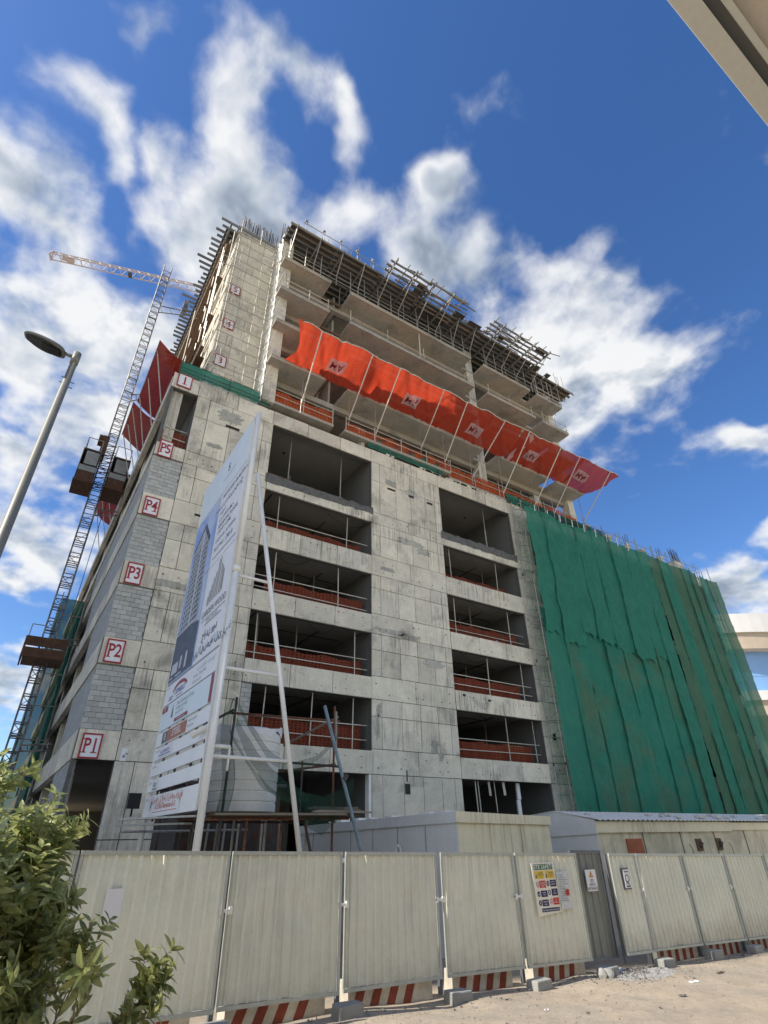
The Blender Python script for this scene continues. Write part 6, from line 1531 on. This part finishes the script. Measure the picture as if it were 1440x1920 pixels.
nb = thing('shading_block', 'plain beige block added out of view on the left to shade the billboard and left flank', 'building', (-38, 45, 0))  # unseen block, sized and placed so its shade covers the lower left site
MB().box(-42, -34, 18.6, 66, -1, 63).build('wall', 'block_beige', nb)
MB().box(-42.3, -33.7, 18.4, 66.3, 63, 64).build('parapet', 'villa_white', nb)
wm = None
for k in range(8):
    for j in range(16):
        bx('window', 'glass_blue', nb, -34.06, -33.97, 20 + k * 5.6, 22.4 + k * 5.6, 2.2 + 3.6 * j, 4.2 + 3.6 * j)
# ------------------------------------------------------------------ shrub
sb = thing('oleander_shrub', 'bushy long leaved shrub in the near left corner before the hoarding', 'shrub', (.2, 6.6, .1))
def leaf_mesh(L_, W_, curl, seed):
    m = MB(); n = 5; vs = []; fs = []
    for k in range(n + 1):
        t = k / n; w_ = W_ * math.sin(math.pi * min(.97, (t * .92 + .06))) ** .8; z = -curl * t * t * L_
        vs += [(L_ * t, -w_, z + w_ * .25), (L_ * t, 0, z), (L_ * t, w_, z + w_ * .25)]
    for k in range(n):
        for j in range(2): b = k * 3 + j; fs.append((b, b + 1, b + 4, b + 3))
    m.add(vs, fs); return m
variants = [leaf_mesh(R.uniform(.10, .15), R.uniform(.016, .026), R.uniform(.0, .5), k) for k in range(6)]
branches = []
stems = MB()
base = Vector((.0, 6.6, .1))
tips = []
def grow(p, d, L_, r_, depth):
    q = p; n = 5; dd = d.copy()
    for k in range(n):
        dd = (dd + Vector((R.gauss(0, .13), R.gauss(0, .13), R.gauss(.03, .08)))).normalized()
        e_ = q + dd * L_ / n; stems.tube(q, e_, r_ * (1 - .12 * k), r_ * (1 - .12 * (k + 1)), n=5, caps=False); 
        if depth >= 1 or k > 1: tips.append((e_.copy(), dd.copy(), depth, r_))
        q = e_
    if depth < 3:
        for j in range(3 if depth == 0 else 3):
            a = R.uniform(0, 2 * math.pi); sp = .55 if depth == 0 else .75
            side_ = Vector((math.cos(a), math.sin(a) * .8, R.uniform(-.1, .35)))
            grow(q - dd * L_ * R.uniform(0, .55), (dd + side_ * sp).normalized(), L_ * R.uniform(.55, .72), r_ * .58, depth + 1)
for k in range(30):
    a = rad(R.uniform(0, 360)); sp = R.uniform(.05, .30)
    grow(base + Vector((R.uniform(-1.6, .5) if k % 4 else R.uniform(.3, .62), R.uniform(-.45, .45), 0)), Vector((math.cos(a) * sp, math.sin(a) * sp * .7, 1)).normalized(), R.uniform(1.15, 1.7) if k < 20 else R.uniform(.5, .9), .022, 0)
stems.build('branches', 'bark', sb)
camp = Vector((0, 0, 2.5)); allv = []
for p, d, dep, r_ in tips:
    if p.y < 5.4: continue
    k_ = 5 if dep == 3 else 2
    for j in range(k_):
        a = 2 * math.pi * j / k_ + R.uniform(-.5, .5); t1 = d.orthogonal().normalized(); t2 = d.cross(t1)
        out = (t1 * math.cos(a) + t2 * math.sin(a)); up = R.uniform(.15, .9)
        ld = (out + d * up + Vector((0, 0, R.uniform(-.25, .15)))).normalized()
        allv.append((p - d * R.uniform(0, .06), ld, d, R.randrange(6), R.uniform(.75, 1.35)))
print('leaves', len(allv))
mats_ = []
def lm(p, ld, d, s):
    x = ld; z = (d - x * d.dot(x)).normalized(); y = z.cross(x)
    rr = Matrix.Rotation(R.uniform(-.7, .7), 3, x)
    y = rr @ y; z = rr @ z
    return x, y, z
order = sorted(range(len(allv)), key=lambda i: (allv[i][0] - camp).length + .6 * abs(mnoise.noise(allv[i][0] * 3)))
near = set(order[:300])
lmesh = [v.build('leaf', 'leaf', None).data for v in variants]
for o in [o for o in col.objects if o.name.startswith('leaf') and o.parent is None]: bpy.data.objects.remove(o)
mass = MB()
for i, (p, ld, d, vi, s) in enumerate(allv):
    x, y, z = lm(p, ld, d, s)
    if i in near:
        o = bpy.data.objects.new('leaf', lmesh[vi]); col.objects.link(o); o.parent = sb
        rm = Matrix((x, y, z)).transposed(); o.rotation_euler = rm.to_euler(); o.scale = (s, s, s); o.location = p - sb.location
    else:
        v_ = variants[vi]; mass.add([p + (x * q[0] + y * q[1] + z * q[2]) * s for q in v_.v], v_.f)
mass.build('leaf_mass', 'leaf_dark', sb, kind='stuff')
